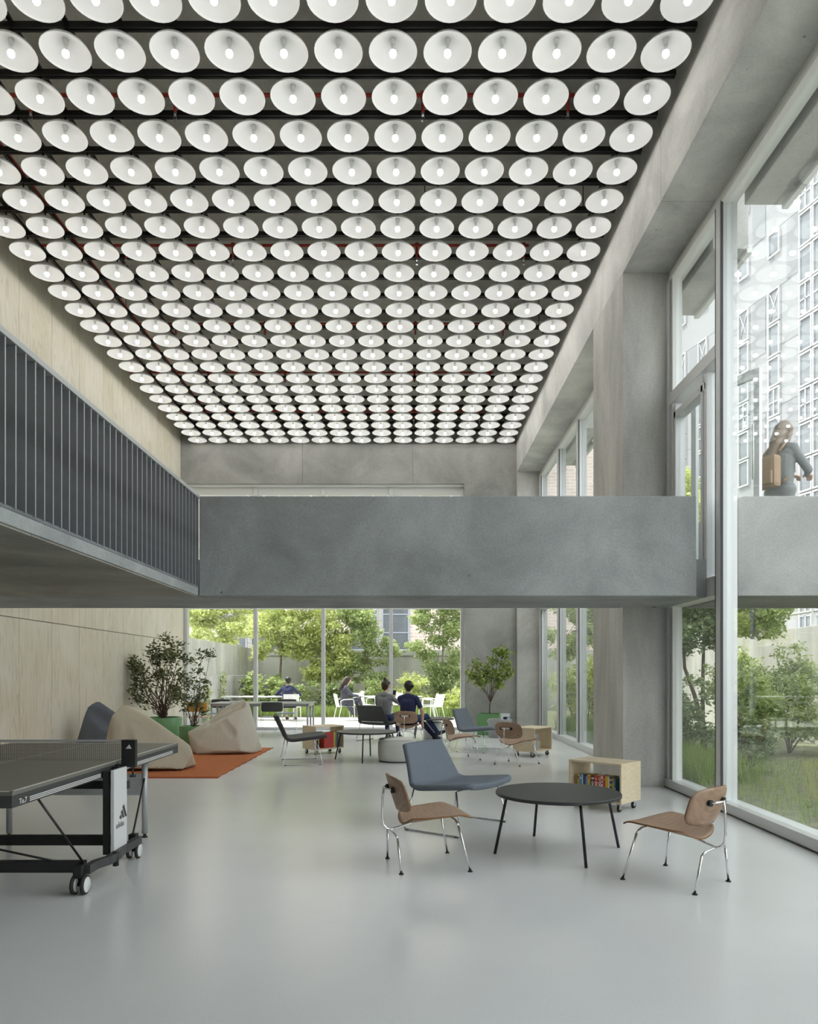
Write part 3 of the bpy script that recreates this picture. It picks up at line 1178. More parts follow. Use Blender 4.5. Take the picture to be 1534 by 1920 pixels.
# man in navy seen from behind, on the plywood chair
pm_, _, _ = person('person in navy jumper leaning on a plywood chair, legs crossed, seen from behind', (-0.02, 14.62, 0), face(0.22, 0.97), (0, -0.02, 0.475),
                   ((0.10, 0.40, 0.50), (0.30, 0.36, 0.52)), ((0.44, 0.66, 0.0), (0.52, 0.54, 0.10)),
                   ((-0.10, 0.34, 0.55), (0.30, -0.02, 0.40), Vector((-0.6, -0.4, -0.3)), Vector((0.9, -0.5, 0))),
                   dict(shirt='cloth_navy', trousers='cloth_jeans', skin='skin', shoes='shoe_black', hair='hair_black'),
                   shoulder_shift=(0.02, -0.05, -0.03), head_turn=0.35, hair='knot', toes=((0.6, 0.8, 0), (0.8, 0.5, 0.35)), hand_dirs=((0.2, 0.9, -0.2), (0.2, 0.1, -0.95)))
# woman with a hair bun holding a phone
pw_, _, _ = person('person in grey t-shirt with a hair bun holding up a phone', (-0.52, 15.10, 0), face(0.30, 0.95), (0, -0.02, 0.475),
                   ((-0.10, 0.40, 0.52), (0.12, 0.42, 0.52)), ((-0.10, 0.52, 0.0), (0.14, 0.55, 0.0)),
                   ((-0.05, 0.36, 0.74), (0.08, 0.36, 0.86), Vector((-0.7, -0.2, -0.6)), Vector((0.8, -0.3, -0.5))),
                   dict(shirt='cloth_grey', trousers='cloth_jeans', skin='skin_light', shoes='shoe_black', hair='hair_brown'),
                   shoulder_shift=(0.0, 0.04, -0.02), head_turn=-0.45, head_tilt=0.3, female=True, hair='bun', hand_dirs=((0.5, 0.7, 0.3), (0.1, 0.35, 0.9)), curl=0.9)
ph = thing('phone', 'dark phone held up by the person in the grey t-shirt', 'phone', world_of(pw_, (0.085, 0.40, 0.905)), face(0.30, 0.95))
ph.rotation_euler[0] = math.radians(-12)
MB().box(-0.038, 0.038, -0.004, 0.004, 0, 0.15, bevel=0.003).build('case', 'white_lacquer', ph)
MB().box(-0.034, 0.034, -0.0055, -0.0042, 0.006, 0.144).build('screen', 'ink', ph)
# woman outdoors with long hair and papers
pl_, _, _ = person('person with long dark hair in a slate coat reading papers on the terrace', (-1.92, 21.75, 0), face(0.93, 0.35), (0, -0.04, 0.53),
                   ((-0.11, 0.38, 0.56), (0.10, 0.40, 0.66)), ((-0.12, 0.50, 0.0), (0.06, 0.60, 0.0)),
                   ((-0.14, 0.32, 0.72), (0.16, 0.34, 0.74), Vector((-0.8, -0.3, -0.5)), Vector((0.8, -0.3, -0.5))),
                   dict(shirt='cloth_slate', trousers='cloth_slate', skin='skin_light', shoes='shoe_black', hair='hair_brown'),
                   shoulder_shift=(0.0, 0.02, 0), head_turn=0.25, head_tilt=0.9, sleeve='long', female=True, hair='long',
                   skirt=(((-0.1, 0.1, 0.5), (-0.12, 0.30, 0.20), 0.10, 0.07), ((0.1, 0.1, 0.5), (0.12, 0.30, 0.22), 0.10, 0.07)), hand_dirs=((0.3, 0.9, 0), (-0.3, 0.9, 0)))
pp = thing('paper_sheets', 'open white papers in the hands of the person on the terrace', 'papers', world_of(pl_, (0.0, 0.45, 0.76)), face(0.93, 0.35))
pp.rotation_euler[0] = math.radians(40)
for sgn in (-1, 1):
    MB().shell(lambda u, v: (sgn * 0.105 + u * 0.105, v * 0.145, 0.02 * abs(u - sgn) + 0.01), 4, 2, 0.003).build('sheet', 'paper', pp)
# man outdoors from behind
po_, _, _ = person('person with short black hair in a blue shirt seated at the terrace table, back turned', (-3.64, 21.60, 0), face(0.08, 1), (0, -0.04, 0.53),
                   ((-0.13, 0.40, 0.55), (0.13, 0.40, 0.55)), ((-0.13, 0.42, 0.0), (0.13, 0.42, 0.0)),
                   ((-0.24, 0.34, 0.76), (0.18, 0.36, 0.77), Vector((-0.9, -0.3, -0.4)), Vector((0.9, -0.3, -0.4))),
                   dict(shirt='cloth_navy', trousers='cloth_cream', skin='skin', shoes='shoe_black', hair='hair_black'),
                   shoulder_shift=(0.0, 0.07, -0.02), head_turn=0.3, head_tilt=0.4, sleeve='long', hair=None, hand_dirs=((0.2, 1, -0.1), (-0.2, 1, -0.1)))
# woman standing on the footbridge
pu_, _, _ = person('person in a grey jumper with a tan backpack standing on the footbridge outside', (4.20, 8.15, 2.6), face(0.88, 0.47), (0, 0, 0.85),
                   ((-0.09, 0.03, 0.46), (0.09, 0.02, 0.46)), ((-0.10, 0.0, 0.0), (0.10, 0.0, 0.0)),
                   ((-0.08, 0.30, 1.08), (0.10, 0.34, 1.07), Vector((-0.7, -0.6, -0.4)), Vector((0.7, -0.6, -0.4))),
                   dict(shirt='cloth_grey', trousers='cloth_grey', skin='skin_light', shoes='shoe_black', hair='hair_fair'),
                   shoulder_shift=(0, 0.01, 0), head_tilt=0.5, sleeve='long', female=True, hair='long', curl=0.9, hand_dirs=((0.4, 0.9, 0.1), (-0.3, 0.9, 0.1)))
bp_ = thing('backpack', 'tan leather backpack on the back of the person on the footbridge', 'bag', world_of(pu_, (0, -0.215, 0.86)), pu_.rotation_euler[2])
MB().box(-0.125, 0.125, -0.06, 0.075, 0.0, 0.36, bevel=0.045).build('sack', 'leather_tan', bp_)
MB().box(-0.10, 0.10, -0.085, -0.045, 0.03, 0.18, bevel=0.018).build('pocket', 'leather_tan', bp_)
for sgn in (-1, 1):
    MB().tube([(0.09 * sgn, 0.06, 0.40), (0.10 * sgn, 0.18, 0.52), (0.10 * sgn, 0.31, 0.45), (0.12 * sgn, 0.29, 0.2), (0.13 * sgn, 0.08, 0.06)], 0.015, 6).build('strap', 'leather_tan', bp_)


# ------------------------------------------------------------------ soft furniture: bean bags, pouf, rug
def soft(name, pts, material, parent, dents=(), voxel=0.026, smooth=6, noise=0.007, seed=0):
    hulls = pts if isinstance(pts[0], list) else [pts]
    mb = MB()
    for hp in hulls:
        bm = bmesh.new()
        for p in hp:
            bm.verts.new(p)
        bmesh.ops.convex_hull(bm, input=bm.verts[:])
        bmesh.ops.delete(bm, geom=[v for v in bm.verts if not v.link_faces], context='VERTS')
        bmesh.ops.recalc_face_normals(bm, faces=bm.faces[:])
        bm.verts.index_update()
        mb.add([v.co.copy() for v in bm.verts], [[v.index for v in f.verts] for f in bm.faces])
        bm.free()
    me = bpy.data.meshes.new(name)
    me.from_pydata(mb.v, [], mb.f)
    o = bpy.data.objects.new(name, me)
    COL.objects.link(o)
    o.parent = parent
    rm = o.modifiers.new('r', 'REMESH')
    rm.mode = 'VOXEL'
    rm.voxel_size = voxel
    sm = o.modifiers.new('s', 'SMOOTH')
    sm.iterations = smooth
    sm.factor = 0.5
    sb = o.modifiers.new('u', 'SUBSURF')
    sb.levels = 1
    sb.render_levels = 1
    applied(o)
    from mathutils import noise as NZ
    me = o.data
    off = Vector((seed * 7.1, seed * 3.3, seed))
    nrm = [v.normal.copy() for v in me.vertices]
    cos = []
    for v, vn in zip([q.co.copy() for q in me.vertices], nrm):
        c = v
        for (a, b, rad, depth) in dents:
            a, b = Vector(a), Vector(b)
            ab = b - a
            t = max(0, min(1, (c - a).dot(ab) / max(ab.length_squared, 1e-9)))
            d = (c - (a + ab * t)).length
            if d < rad:
                w = (1 - (d / rad) ** 2) ** 2
                c = c + Vector(depth) * w
        fold = NZ.noise((c + off) * 4.0) * noise + abs(NZ.noise(Vector((c.x * 9, c.y * 9, c.z * 3)) + off)) * noise * 0.7
        c = c - vn * fold
        c.z = max(c.z, 0.001)
        cos += c[:]
    me.vertices.foreach_set('co', cos)
    me.materials.append(MATS[material])
    for p in me.polygons:
        p.use_smooth = True
    me.update()
    return o


RUG_T = 0.014
rug = thing('rug', 'orange woven rug on the floor under the bean bags', 'rug', (-3.93, 11.55, 0))
rm_ = MB()
nx, ny = 30, 40
rm_.shell(lambda u, v: (u * 1.37 + 0.012 * math.sin(v * 31) * (abs(u) > 0.99), v * 1.94 + 0.015 * math.sin(u * 23) * (abs(v) > 0.99), RUG_T / 2 + 0.0005), nx, ny, RUG_T)
rm_.build('weave', 'orange_rug', rug)
for sgn in (-1, 1):
    MB().box(-1.385, 1.385, 1.945 * sgn - 0.012, 1.945 * sgn + 0.012, 0, 0.012).build('hem', 'rug_edge', rug)

t = thing('bean_bag', 'beige canvas bean bag with a tall pointed back, beside the small green planter', 'bean bag', (-3.17, 12.72, RUG_T), 0)
soft('sack', [[(-0.74, -0.05, 0.36), (-0.70, 0.10, 0.30), (-0.60, -0.22, 0.02), (-0.48, -0.40, 0.0), (-0.1, -0.48, 0.06), (0.30, -0.46, 0.06), (0.50, -0.25, 0.0), (0.53, 0.25, 0.0), (-0.5, 0.3, 0.0), (0.29, -0.02, 0.90), (0.33, 0.06, 0.88), (0.46, -0.05, 0.45), (-0.34, -0.26, 0.44), (0.0, -0.26, 0.60), (0.2, -0.34, 0.42), (-0.45, -0.40, 0.16)],
              [(0.26, 0.05, 0.93), (0.20, 0.18, 0.92), (-0.10, 0.06, 0.80), (-0.12, 0.22, 0.78), (-0.42, 0.02, 0.52), (-0.45, 0.2, 0.48), (-0.60, 0.12, 0.34), (0.40, 0.38, 0.05), (-0.5, 0.38, 0.05), (0.42, 0.2, 0.5)]],
     'beige_canvas', t, dents=[((-0.28, -0.12, 0.52), (0.22, -0.06, 0.84), 0.10, (0.0, 0.02, -0.07)), ((-0.02, -0.34, 0.56), (0.14, -0.42, 0.36), 0.12, (0.0, 0.03, 0.0))], smooth=4, voxel=0.022, seed=1)
t = thing('bean_bag', 'beige canvas bean bag slumped directly behind the table tennis table', 'bean bag', (-3.80, 10.55, RUG_T), 0)
soft('sack', [(-0.62, -0.2, 0.02), (-0.58, 0.3, 0.0), (-0.66, 0.0, 0.35), (-0.52, -0.1, 0.80), (-0.40, 0.05, 0.94), (-0.28, 0.12, 0.90), (0.15, -0.05, 0.66), (0.62, -0.1, 0.36), (0.68, -0.2, 0.22), (0.60, -0.35, 0.02), (0.62, 0.25, 0.0), (0.2, -0.45, 0.05), (-0.3, -0.42, 0.05), (0.1, 0.42, 0.02)],
     'beige_canvas_warm', t, dents=[((-0.30, -0.25, 0.85), (-0.22, -0.35, 0.45), 0.16, (0.01, 0.07, 0.0))], seed=2)
t = thing('bean_bag', 'dark slate-blue bean bag against the pale panelled wall', 'bean bag', (-4.93, 11.85, RUG_T), 0)
soft('sack', [(-0.50, -0.3, 0.0), (-0.48, 0.35, 0.0), (-0.50, 0.0, 0.35), (-0.34, -0.05, 0.86), (-0.24, 0.1, 0.95), (-0.12, 0.05, 0.88), (0.30, 0.05, 0.60), (0.60, -0.1, 0.35), (0.62, -0.3, 0.05), (0.55, 0.35, 0.0), (0.1, -0.45, 0.02), (-0.3, -0.40, 0.1)],
     'slate_canvas', t, dents=[((-0.18, -0.20, 0.80), (0.25, -0.2, 0.50), 0.20, (0.0, 0.06, -0.07))], seed=3)

po = thing('pouf', 'round pale grey wool pouf between the black table and the plywood chair', 'pouf', (-0.19, 11.52, 0))
MB().lathe([(0, 0.375), (0.20, 0.374), (0.268, 0.362), (0.295, 0.335), (0.305, 0.28), (0.307, 0.18), (0.303, 0.08), (0.293, 0.025), (0.27, 0.006), (0, 0.0)], 40).build('cushion', 'grey_wool', po)
MB().tube([(0.288 * math.cos(a), 0.288 * math.sin(a), 0.349) for a in np.linspace(0, 2 * PI, 40, endpoint=False)], 0.006, 6, closed=True).build('piping', 'grey_wool', po)
MB().tube([(0.284 * math.cos(a), 0.284 * math.sin(a), 0.012) for a in np.linspace(0, 2 * PI, 40, endpoint=False)], 0.007, 6, closed=True).build('base_band', 'ink', po)
po = thing('drum_stool', 'low white drum stool beneath the back round table', 'stool', (0.52, 15.62, 0))
MB().lathe([(0, 0.36), (0.19, 0.36), (0.21, 0.345), (0.215, 0.30), (0.215, 0.03), (0.205, 0.0), (0, 0)], 32).build('drum', 'white_lacquer', po)
MB().lathe([(0, 0.372), (0.18, 0.37), (0.19, 0.361), (0.19, 0.3601)], 32).build('seat_pad', 'paper', po)


# ------------------------------------------------------------------ plywood lounge chair
def rr(u, v, p=3.0, k=0.20):
    return 1 - k * abs(v) ** p, 1 - k * abs(u) ** p


def make_ply_chair():
    t = thing('plywood_chair', 'x', 'chair')

    def seat(u, v):
        a, b = rr(u, v, 4, 0.16)
        x = u * (0.255 + 0.03 * v) * a
        y = 0.045 + v * 0.245 * b
        z = 0.372 + 0.030 * v - 0.022 * (1 - u * u) * (1 - 0.4 * v) + 0.030 * u * u * (1 - v) * 0.5
        if v > 0.55:
            z -= 0.16 * (v - 0.55) ** 2
        return (x, y, z)
    m = MB()
    m.shell(seat, 18, 18, 0.011, 1)
    m.build('seat', ['walnut_ply', 'ply_edge'], t)

    def back(u, v):
        a, b = rr(u, v, 4, 0.20)
        x = u * 0.238 * a
        w = v * 0.132 * b
        z = 0.535 + w * 0.96
        y = -0.262 - w * 0.30 + 0.055 * u * u
        return (x, y, z)
    m = MB()
    m.shell(back, 18, 12, 0.011, 1)
    m.build('backrest', ['walnut_ply', 'ply_edge'], t)
    r = 0.0082
    m = MB()
    m.tube([(0, -0.325, 0.575), (0, -0.335, 0.50), (0, -0.338, 0.36), (0, -0.33, 0.305), (0, -0.305, 0.275), (0, -0.27, 0.268), (0, -0.2, 0.285), (0, -0.02, 0.333), (0, 0.12, 0.352), (0, 0.17, 0.356)], r, 8)
    m.build('spine', 'chrome', t)
    m = MB()
    m.tube([(-0.085, -0.277, 0.563), (-0.07, -0.305, 0.566), (-0.04, -0.322, 0.568), (0.04, -0.322, 0.568), (0.07, -0.305, 0.566), (0.085, -0.277, 0.563)], 0.0075, 8)
    m.build('back_bracket', 'chrome', t)
    for s in (-1, 1):
        MB().cyl((0.085 * s, -0.292, 0.562), (0.085 * s, -0.270, 0.562), 0.021, 0.021, 14).build('shock_mount', 'rubber_black', t)
    m = MB()
    m.tube([(-0.155, -0.262, 0.235), (-0.135, -0.268, 0.252), (-0.10, -0.272, 0.258), (0, -0.276, 0.264), (0.10, -0.272, 0.258), (0.135, -0.268, 0.252), (0.155, -0.262, 0.235)], r, 8)
    m.build('rear_arch', 'chrome', t)
    m = MB()
    m.tube([(-0.215, 0.165, 0.315), (-0.195, 0.16, 0.335), (-0.16, 0.158, 0.346), (0.16, 0.158, 0.346), (0.195, 0.16, 0.335), (0.215, 0.165, 0.315)], r, 8)
    m.build('front_arch', 'chrome', t)
    for s in (-1, 1):
        for p0, p1 in (((0.155 * s, -0.262, 0.235), (0.222 * s, -0.25, 0.008)), ((0.215 * s, 0.165, 0.315), (0.272 * s, 0.235, 0.008))):
            leg = MB().tube([p0, p1], r, 8).build('leg', 'chrome', t)
            MB().cyl((p1[0], p1[1], 0), (p1[0], p1[1], 0.007), 0.018, 0.016, 12).cyl((p1[0], p1[1], 0.007), (p1[0], p1[1], 0.018), 0.009, 0.009, 8).build('glide', 'rubber_black', leg)
    return t


src, used = make_ply_chair(), []
G = 'plywood lounge chairs'
place(src, used, (1.80, 4.85, 0), face(-0.648, 0.762), 'walnut plywood chair with chrome legs in front of the glass wall, nearest right', G)
place(src, used, (0.135, 5.25, 0), face(0.97, 0.245), 'walnut plywood chair in side view left of the nearest black table', G)
place(src, used, (1.65, 11.13, 0), face(0.64, 0.77), 'plywood chair with its back turned, beside the right-hand bookcase', G)
place(src, used, (0.85, 11.82, 0), face(0.96, 0.27), 'plywood chair in side view before the far blue-grey lounge chair', G)
place(src, used, (-0.02, 14.50, 0), face(0.22, 0.97), 'plywood chair the person in navy is sitting on', G)


# ------------------------------------------------------------------ upholstered lounge chair on sled legs
def make_lounge(shell_mat):
    t = thing('lounge_chair', 'x', 'chair')
    prof = [(0.385, 0.404, 0.335), (0.34, 0.412, 0.380), (0.20, 0.396, 0.405), (0.05, 0.380, 0.412), (-0.08, 0.366, 0.412), (-0.165, 0.362, 0.408), (-0.222, 0.383, 0.400), (-0.258, 0.435, 0.384), (-0.305, 0.535, 0.352), (-0.365, 0.66, 0.320), (-0.408, 0.752, 0.302)]

    def fn(u, v):
        s_ = (v + 1) / 2 * (len(prof) - 1)
        i = min(int(s_), len(prof) - 2)
        f = s_ - i
        p = [prof[max(i - 1, 0)], prof[i], prof[i + 1], prof[min(i + 2, len(prof) - 1)]]
        q = [0.5 * ((2 * p[1][k]) + (-p[0][k] + p[2][k]) * f + (2 * p[0][k] - 5 * p[1][k] + 4 * p[2][k] - p[3][k]) * f * f + (-p[0][k] + 3 * p[1][k] - 3 * p[2][k] + p[3][k]) * f ** 3) for k in range(3)]
        y, z, w = q
        x = u * w
        z += 0.022 * u * u * (v < 0.2) * (1 - max(0, v))
        y += 0.03 * u * u * max(0.0, v)
        return (x, y, z)
    m = MB()
    m.shell(fn, 16, 30, 0.054)
    o = m.build('shell', shell_mat, t)
    bv = o.modifiers.new('b', 'SUBSURF')
    bv.levels = bv.render_levels = 1
    applied(o)
    for p in o.data.polygons:
        p.use_smooth = True
    r = 0.0078
    for s in (-1, 1):
        x = 0.405 * s
        xt = 0.345 * s
        m = MB()
        m.tube([(xt, -0.22, 0.395), (x - 0.006 * s, -0.272, 0.10), (x, -0.298, 0.03), (x, -0.285, 0.009), (x, -0.26, r), (x, 0.27, r), (x, 0.295, 0.011), (x, 0.30, 0.03), (x - 0.006 * s, 0.285, 0.10), (xt, 0.22, 0.375)], r, 8)
        m.build('sled', 'chrome', t)
        for yy in (-0.26, 0.26):
            MB().box(x - 0.011, x + 0.011, yy - 0.02, yy + 0.02, 0.0, 0.006).build('glide', 'rubber_black', t)
    MB().tube([(-0.345, -0.22, 0.395), (-0.32, -0.235, 0.41), (-0.25, -0.28, 0.415), (0.25, -0.28, 0.415), (0.32, -0.235, 0.41), (0.345, -0.22, 0.395)], r, 8).build('rear_bar', 'chrome', t)
    MB().tube([(-0.345, 0.22, 0.375), (-0.30, 0.21, 0.372), (0.30, 0.21, 0.372), (0.345, 0.22, 0.375)], r, 8).build('front_bar', 'chrome', t)
    return t


src, used = make_lounge('blue_grey_felt'), []
G = 'lounge chairs on sled legs'
place(src, used, (0.434, 6.575, 0), face(0.80, -0.595), 'wide blue-grey felt lounge chair behind the nearest plywood chair and black table', G)
place(src, used, (1.27, 13.14, 0), face(0.89, -0.46), 'blue-grey felt lounge chair far back beside the square green planter', G)
src, used = make_lounge('charcoal_shell'), []
place(src, used, (-1.71, 11.36, 0), face(0.97, 0.22), 'empty charcoal lounge chair at the rug corner in front of a bookcase', G)
place(src, used, (-0.60, 15.00, 0), face(0.55, 0.83), 'charcoal lounge chair the person in the grey t-shirt is sitting on', G)


# ------------------------------------------------------------------ round tables
def make_round():
    t = thing('round_table', 'x', 'table')
    R = 0.485
    MB().lathe([(0, 0.463), (R - 0.004, 0.463), (R, 0.459), (R, 0.442), (R - 0.004, 0.438), (0, 0.438)], 64, smooth=False).build('tabletop', 'black_table', t)
    for k in range(4):
        a = math.radians(11 + 90 * k)
        c, s = math.cos(a), math.sin(a)
        leg = MB().tube([(0.515 * c, 0.515 * s, 0.0), (0.425 * c, 0.425 * s, 0.415), (0.412 * c, 0.412 * s, 0.43), (0.39 * c, 0.39 * s, 0.434)], 0.0115, 8).build('leg', 'black_steel', t)
        MB().box(0.29, 0.40, -0.025, 0.025, 0.430, 0.438, M=Matrix.Rotation(a, 4, 'Z')).build('mount_plate', 'black_steel', leg)
    return t


src, used = make_round(), []
G = 'low black round tables'
place(src, used, (1.167, 5.646, 0), 0.0, 'low black round table between the two front plywood chairs', G)
place(src, used, (-0.69, 11.70, 0), math.radians(-15), 'low black round table between the rug and the grey wool pouf', G)
place(src, used, (0.47, 15.20, 0), math.radians(-55), 'low black round table at the feet of the person in navy', G)


# ------------------------------------------------------------------ bookcases on castors, books
def make_bookcase():
    t = thing('bookcase', 'x', 'bookcase')
    W, D, z0, z1, th = 0.60, 0.41, 0.088, 0.49, 0.018
    for nm, b in (('top_panel', (-W / 2, W / 2, -D / 2, D / 2, z1 - th, z1)), ('bottom_panel', (-W / 2 + th, W / 2 - th, -D / 2, D / 2, z0, z0 + th)), ('side_panel', (-W / 2, -W / 2 + th, -D / 2, D / 2, z0, z1 - th)), ('side_panel', (W / 2 - th, W / 2, -D / 2, D / 2, z0, z1 - th)), ('cross_panel', (-W / 2 + th, W / 2 - th, -0.006, 0.006, z0 + th, z0 + th + 0.14))):
        MB().box(*b, bevel=0.0015).build(nm, 'birch_ply', t)
    for sx in (-1, 1):
        for sy in (-1, 1):
            cx, cy = sx * (W / 2 - 0.055), sy * (D / 2 - 0.055)
            c = MB().box(cx - 0.028, cx + 0.028, cy - 0.024, cy + 0.024, z0 - 0.005, z0 - 0.0005).box(cx - 0.016, cx - 0.012, cy - 0.014, cy + 0.022, 0.026, z0 - 0.005).box(cx + 0.012, cx + 0.016, cy - 0.014, cy + 0.022, 0.026, z0 - 0.005).build('castor', 'light_grey_steel', t)
            MB().cyl((cx - 0.011, cy + 0.008, 0.033), (cx + 0.011, cy + 0.008, 0.033), 0.033, 0.033, 18).build('wheel', 'rubber_black', c)
    return t


def book(base, rz, x, yfront, w, h, d, col, title, colname, lean=0.0, group='', blocks=()):
    t = thing('book', title, 'book', base, rz, group)
    key = 'cover_%02x%02x%02x' % tuple(int(c * 255) for c in col)
    mat(key, col, 0.5)
    loc = Matrix.Rotation(rz, 4, 'Z') @ Vector((x, yfront, 0.1065))
    t.location = Vector(base) + loc
    cv = 0.003
    m = MB()
    m.box(-w / 2, -w / 2 + cv, 0, d, 0, h).box(w / 2 - cv, w / 2, 0, d, 0, h).box(-w / 2 + cv, w / 2 - cv, 0, cv, 0, h)
    m.build('cover', key, t)
    MB().box(-w / 2 + cv, w / 2 - cv, cv, d - 0.004, 0.004, h - 0.004).build('pages', 'paper', t)
    for z, hh, ww, c2 in blocks:
        k2 = 'print_%02x%02x%02x' % tuple(int(c * 255) for c in c2)
        mat(k2, c2, 0.5)
        MB().box(-w * ww / 2, w * ww / 2, -0.0009, 0.0001, z * h, (z + hh) * h).build('spine_print', k2, t)
    return t


src, used = make_bookcase(), []
G = 'plywood bookcases on castors'
Y_, B_, R_, W_, K_, DB = (0.55, 0.40, 0.04), (0.05, 0.16, 0.42), (0.55, 0.05, 0.035), (0.72, 0.72, 0.70), (0.03, 0.025, 0.025), (0.02, 0.035, 0.12)

ux, uy = Vector((0.714, -0.70, 0)), Vector((0.70, 0.714, 0))
c0 = Vector((1.68, 7.57, 0)) + ux * 0.30 + uy * 0.205
rz0 = math.atan2(ux.y, ux.x)
place(src, used, c0, rz0, 'birch plywood bookcase on castors behind the large black table, by the concrete column', G)
row = [('yellow book with small dark print, first in the row behind the large black table', .026, .235, Y_, [(.2, .3, .4, K_), (.8, .1, .4, K_)]),
       ('bright blue book next to the first yellow book in the front bookcase', .026, .235, (0.08, 0.25, 0.60), [(.35, .15, .5, (0.7, 0.4, 0.2)), (.8, .08, .5, W_)]),
       ('thin cream book between bright blue and black-blue books, front bookcase', .012, .235, (0.65, 0.6, 0.45), []),
       ('black book with a blue spine band in the front bookcase', .030, .235, K_, [(.12, .8, .5, (0.03, 0.06, 0.30))]),
       ('slate blue book left of the second yellow book, front bookcase', .020, .225, (0.16, 0.26, 0.38), [(.25, .12, .6, W_)]),
       ('mustard yellow book in the middle left of the front bookcase', .032, .240, (0.50, 0.36, 0.05), [(.85, .08, .4, R_), (.1, .1, .4, K_)]),
       ('dark brown book with orange print in the front bookcase', .020, .230, (0.05, 0.03, 0.025), [(.85, .1, .7, (0.6, 0.15, 0.04)), (.3, .2, .6, (0.5, 0.15, 0.05))]),
       ('black book with grey print left of the thick red book, front bookcase', .022, .230, K_, [(.1, .35, .6, (0.25, 0.25, 0.23)), (.85, .1, .6, W_)]),
       ('thick red book with white lettering, widest in the front bookcase', .058, .240, (0.50, 0.055, 0.04), []),
       ('terracotta orange book right of the thick red book, front bookcase', .018, .240, (0.50, 0.17, 0.09), [(.3, .4, .5, R_)]),
       ('grey-white book with black marks in the front bookcase', .020, .238, (0.62, 0.62, 0.62), [(.66, .08, .6, K_), (.8, .08, .6, K_), (.12, .06, .6, K_)]),
       ('bright red book with pale lettering, front bookcase', .026, .238, (0.62, 0.03, 0.035), [(.2, .3, .35, (0.7, 0.4, 0.5)), (.85, .06, .5, Y_)]),
       ('broad plain yellow book in the right half of the front bookcase', .032, .240, (0.58, 0.45, 0.04), []),
       ('thin white book beside the plain yellow one, front bookcase', .012, .235, W_, []),
       ('navy book with large yellow spine lettering, front bookcase', .030, .240, DB, [(.05, .12, .7, Y_), (.22, .12, .7, (0.3, 0.4, 0.05)), (.42, .12, .7, (0.25, 0.4, 0.15)), (.60, .12, .7, Y_), (.82, .1, .7, Y_)]),
       ('narrow mustard book near the right end of the front bookcase', .016, .230, Y_, [(.8, .1, .6, R_)]),
       ('teal and navy book, last in the front bookcase row', .020, .228, (0.02, 0.09, 0.20), [(.1, .5, .4, W_), (.65, .3, .6, (0.02, 0.3, 0.28))])]
x = -0.222
for ti, w, h, col, blk in row:
    b = book(c0, rz0, x + w / 2, -0.165, w, h, 0.150, col, ti, '', group='books in the front bookcase', blocks=blk)
    if 'thick red' in ti:
        # white letters up the spine
        M = Matrix.Translation((0.004, -0.0004, 0.030)) @ Matrix.Rotation(PI / 2, 4, 'X') @ Matrix.Rotation(PI / 2, 4, 'Z')
        for q, rrx in enumerate((0.022, 0.022)):
            MB().tube([(-0.006 + 0.010 * math.cos(a), -0.0012, 0.13 + 0.032 * q + 0.013 * math.sin(a)) for a in np.linspace(0, 2 * PI, 14, endpoint=False)], 0.0028, 5, closed=True).build('spine_print', 'paper', b)
        for z in (0.055, 0.083, 0.108, 0.195):
            MB().tube([(-0.016, -0.001, z), (0.004, -0.001, z + 0.008), (-0.016, -0.001, z + 0.016)], 0.0028, 5).build('spine_print', 'paper', b)
    x += w + 0.0012

ux, uy = Vector((0.76, 0.65, 0)), Vector((-0.65, 0.76, 0))
c1 = Vector((-1.6, 12.31, 0)) + ux * 0.30 + uy * 0.205
rz1 = math.atan2(ux.y, ux.x)
place(src, used, c1, rz1, 'birch plywood bookcase on castors behind the empty charcoal lounge chair', G)
for ti, x, w, h, col in (('white book at the left end of the bookcase behind the charcoal chair', -0.262, .012, .25, W_), ('royal blue book in the bookcase behind the charcoal chair', -0.236, .034, .25, (0.03, 0.09, 0.28)), ('yellow-brown book beside the royal blue one', -0.207, .018, .25, (0.45, 0.32, 0.06)),
                         ('large red book lying wide in the bookcase behind the charcoal chair', -0.01, .17, .27, (0.42, 0.045, 0.035)), ('pink-red book beside the large red one', 0.091, .028, .27, (0.55, 0.03, 0.07)), ('yellow-green book in the bookcase behind the charcoal chair', 0.120, .022, .27, (0.45, 0.45, 0.08)), ('moss green book in the bookcase behind the charcoal chair', 0.150, .030, .27, (0.16, 0.22, 0.03)), ('dark navy book at the right end behind the charcoal chair', 0.182, .026, .27, DB)):
    book(c1, rz1, x, -0.165, w, h, 0.15, col, ti, '', group='books in the left bookcase')

ux, uy = Vector((0.64, 0.77, 0)), Vector((-0.77, 0.64, 0))
c2 = Vector((2.077, 11.93, 0)) + ux * 0.30 + uy * 0.205
rz2 = math.atan2(ux.y, ux.x)
place(src, used, c2, rz2, 'birch plywood bookcase on castors beside the back-turned plywood chair near the glass', G)
for ti, x, w, h, col in (('red book at the end of the right-hand bookcase', -0.262, .014, .28, R_), ('blue book second in the right-hand bookcase', -0.238, .030, .28, (0.10, 0.20, 0.40)), ('brown-orange book in the right-hand bookcase', -0.208, .026, .28, (0.42, 0.14, 0.07)), ('cream book in the right-hand bookcase', -0.180, .026, .28, (0.62, 0.58, 0.46)), ('steel blue book in the right-hand bookcase', -0.150, .030, .28, (0.15, 0.24, 0.36)), ('pale blue book, last in the right-hand bookcase', -0.118, .028, .28, (0.35, 0.45, 0.55))):
    book(c2, rz2, x, -0.165, w, h, 0.15, col, ti, '', group='books in the right bookcase')

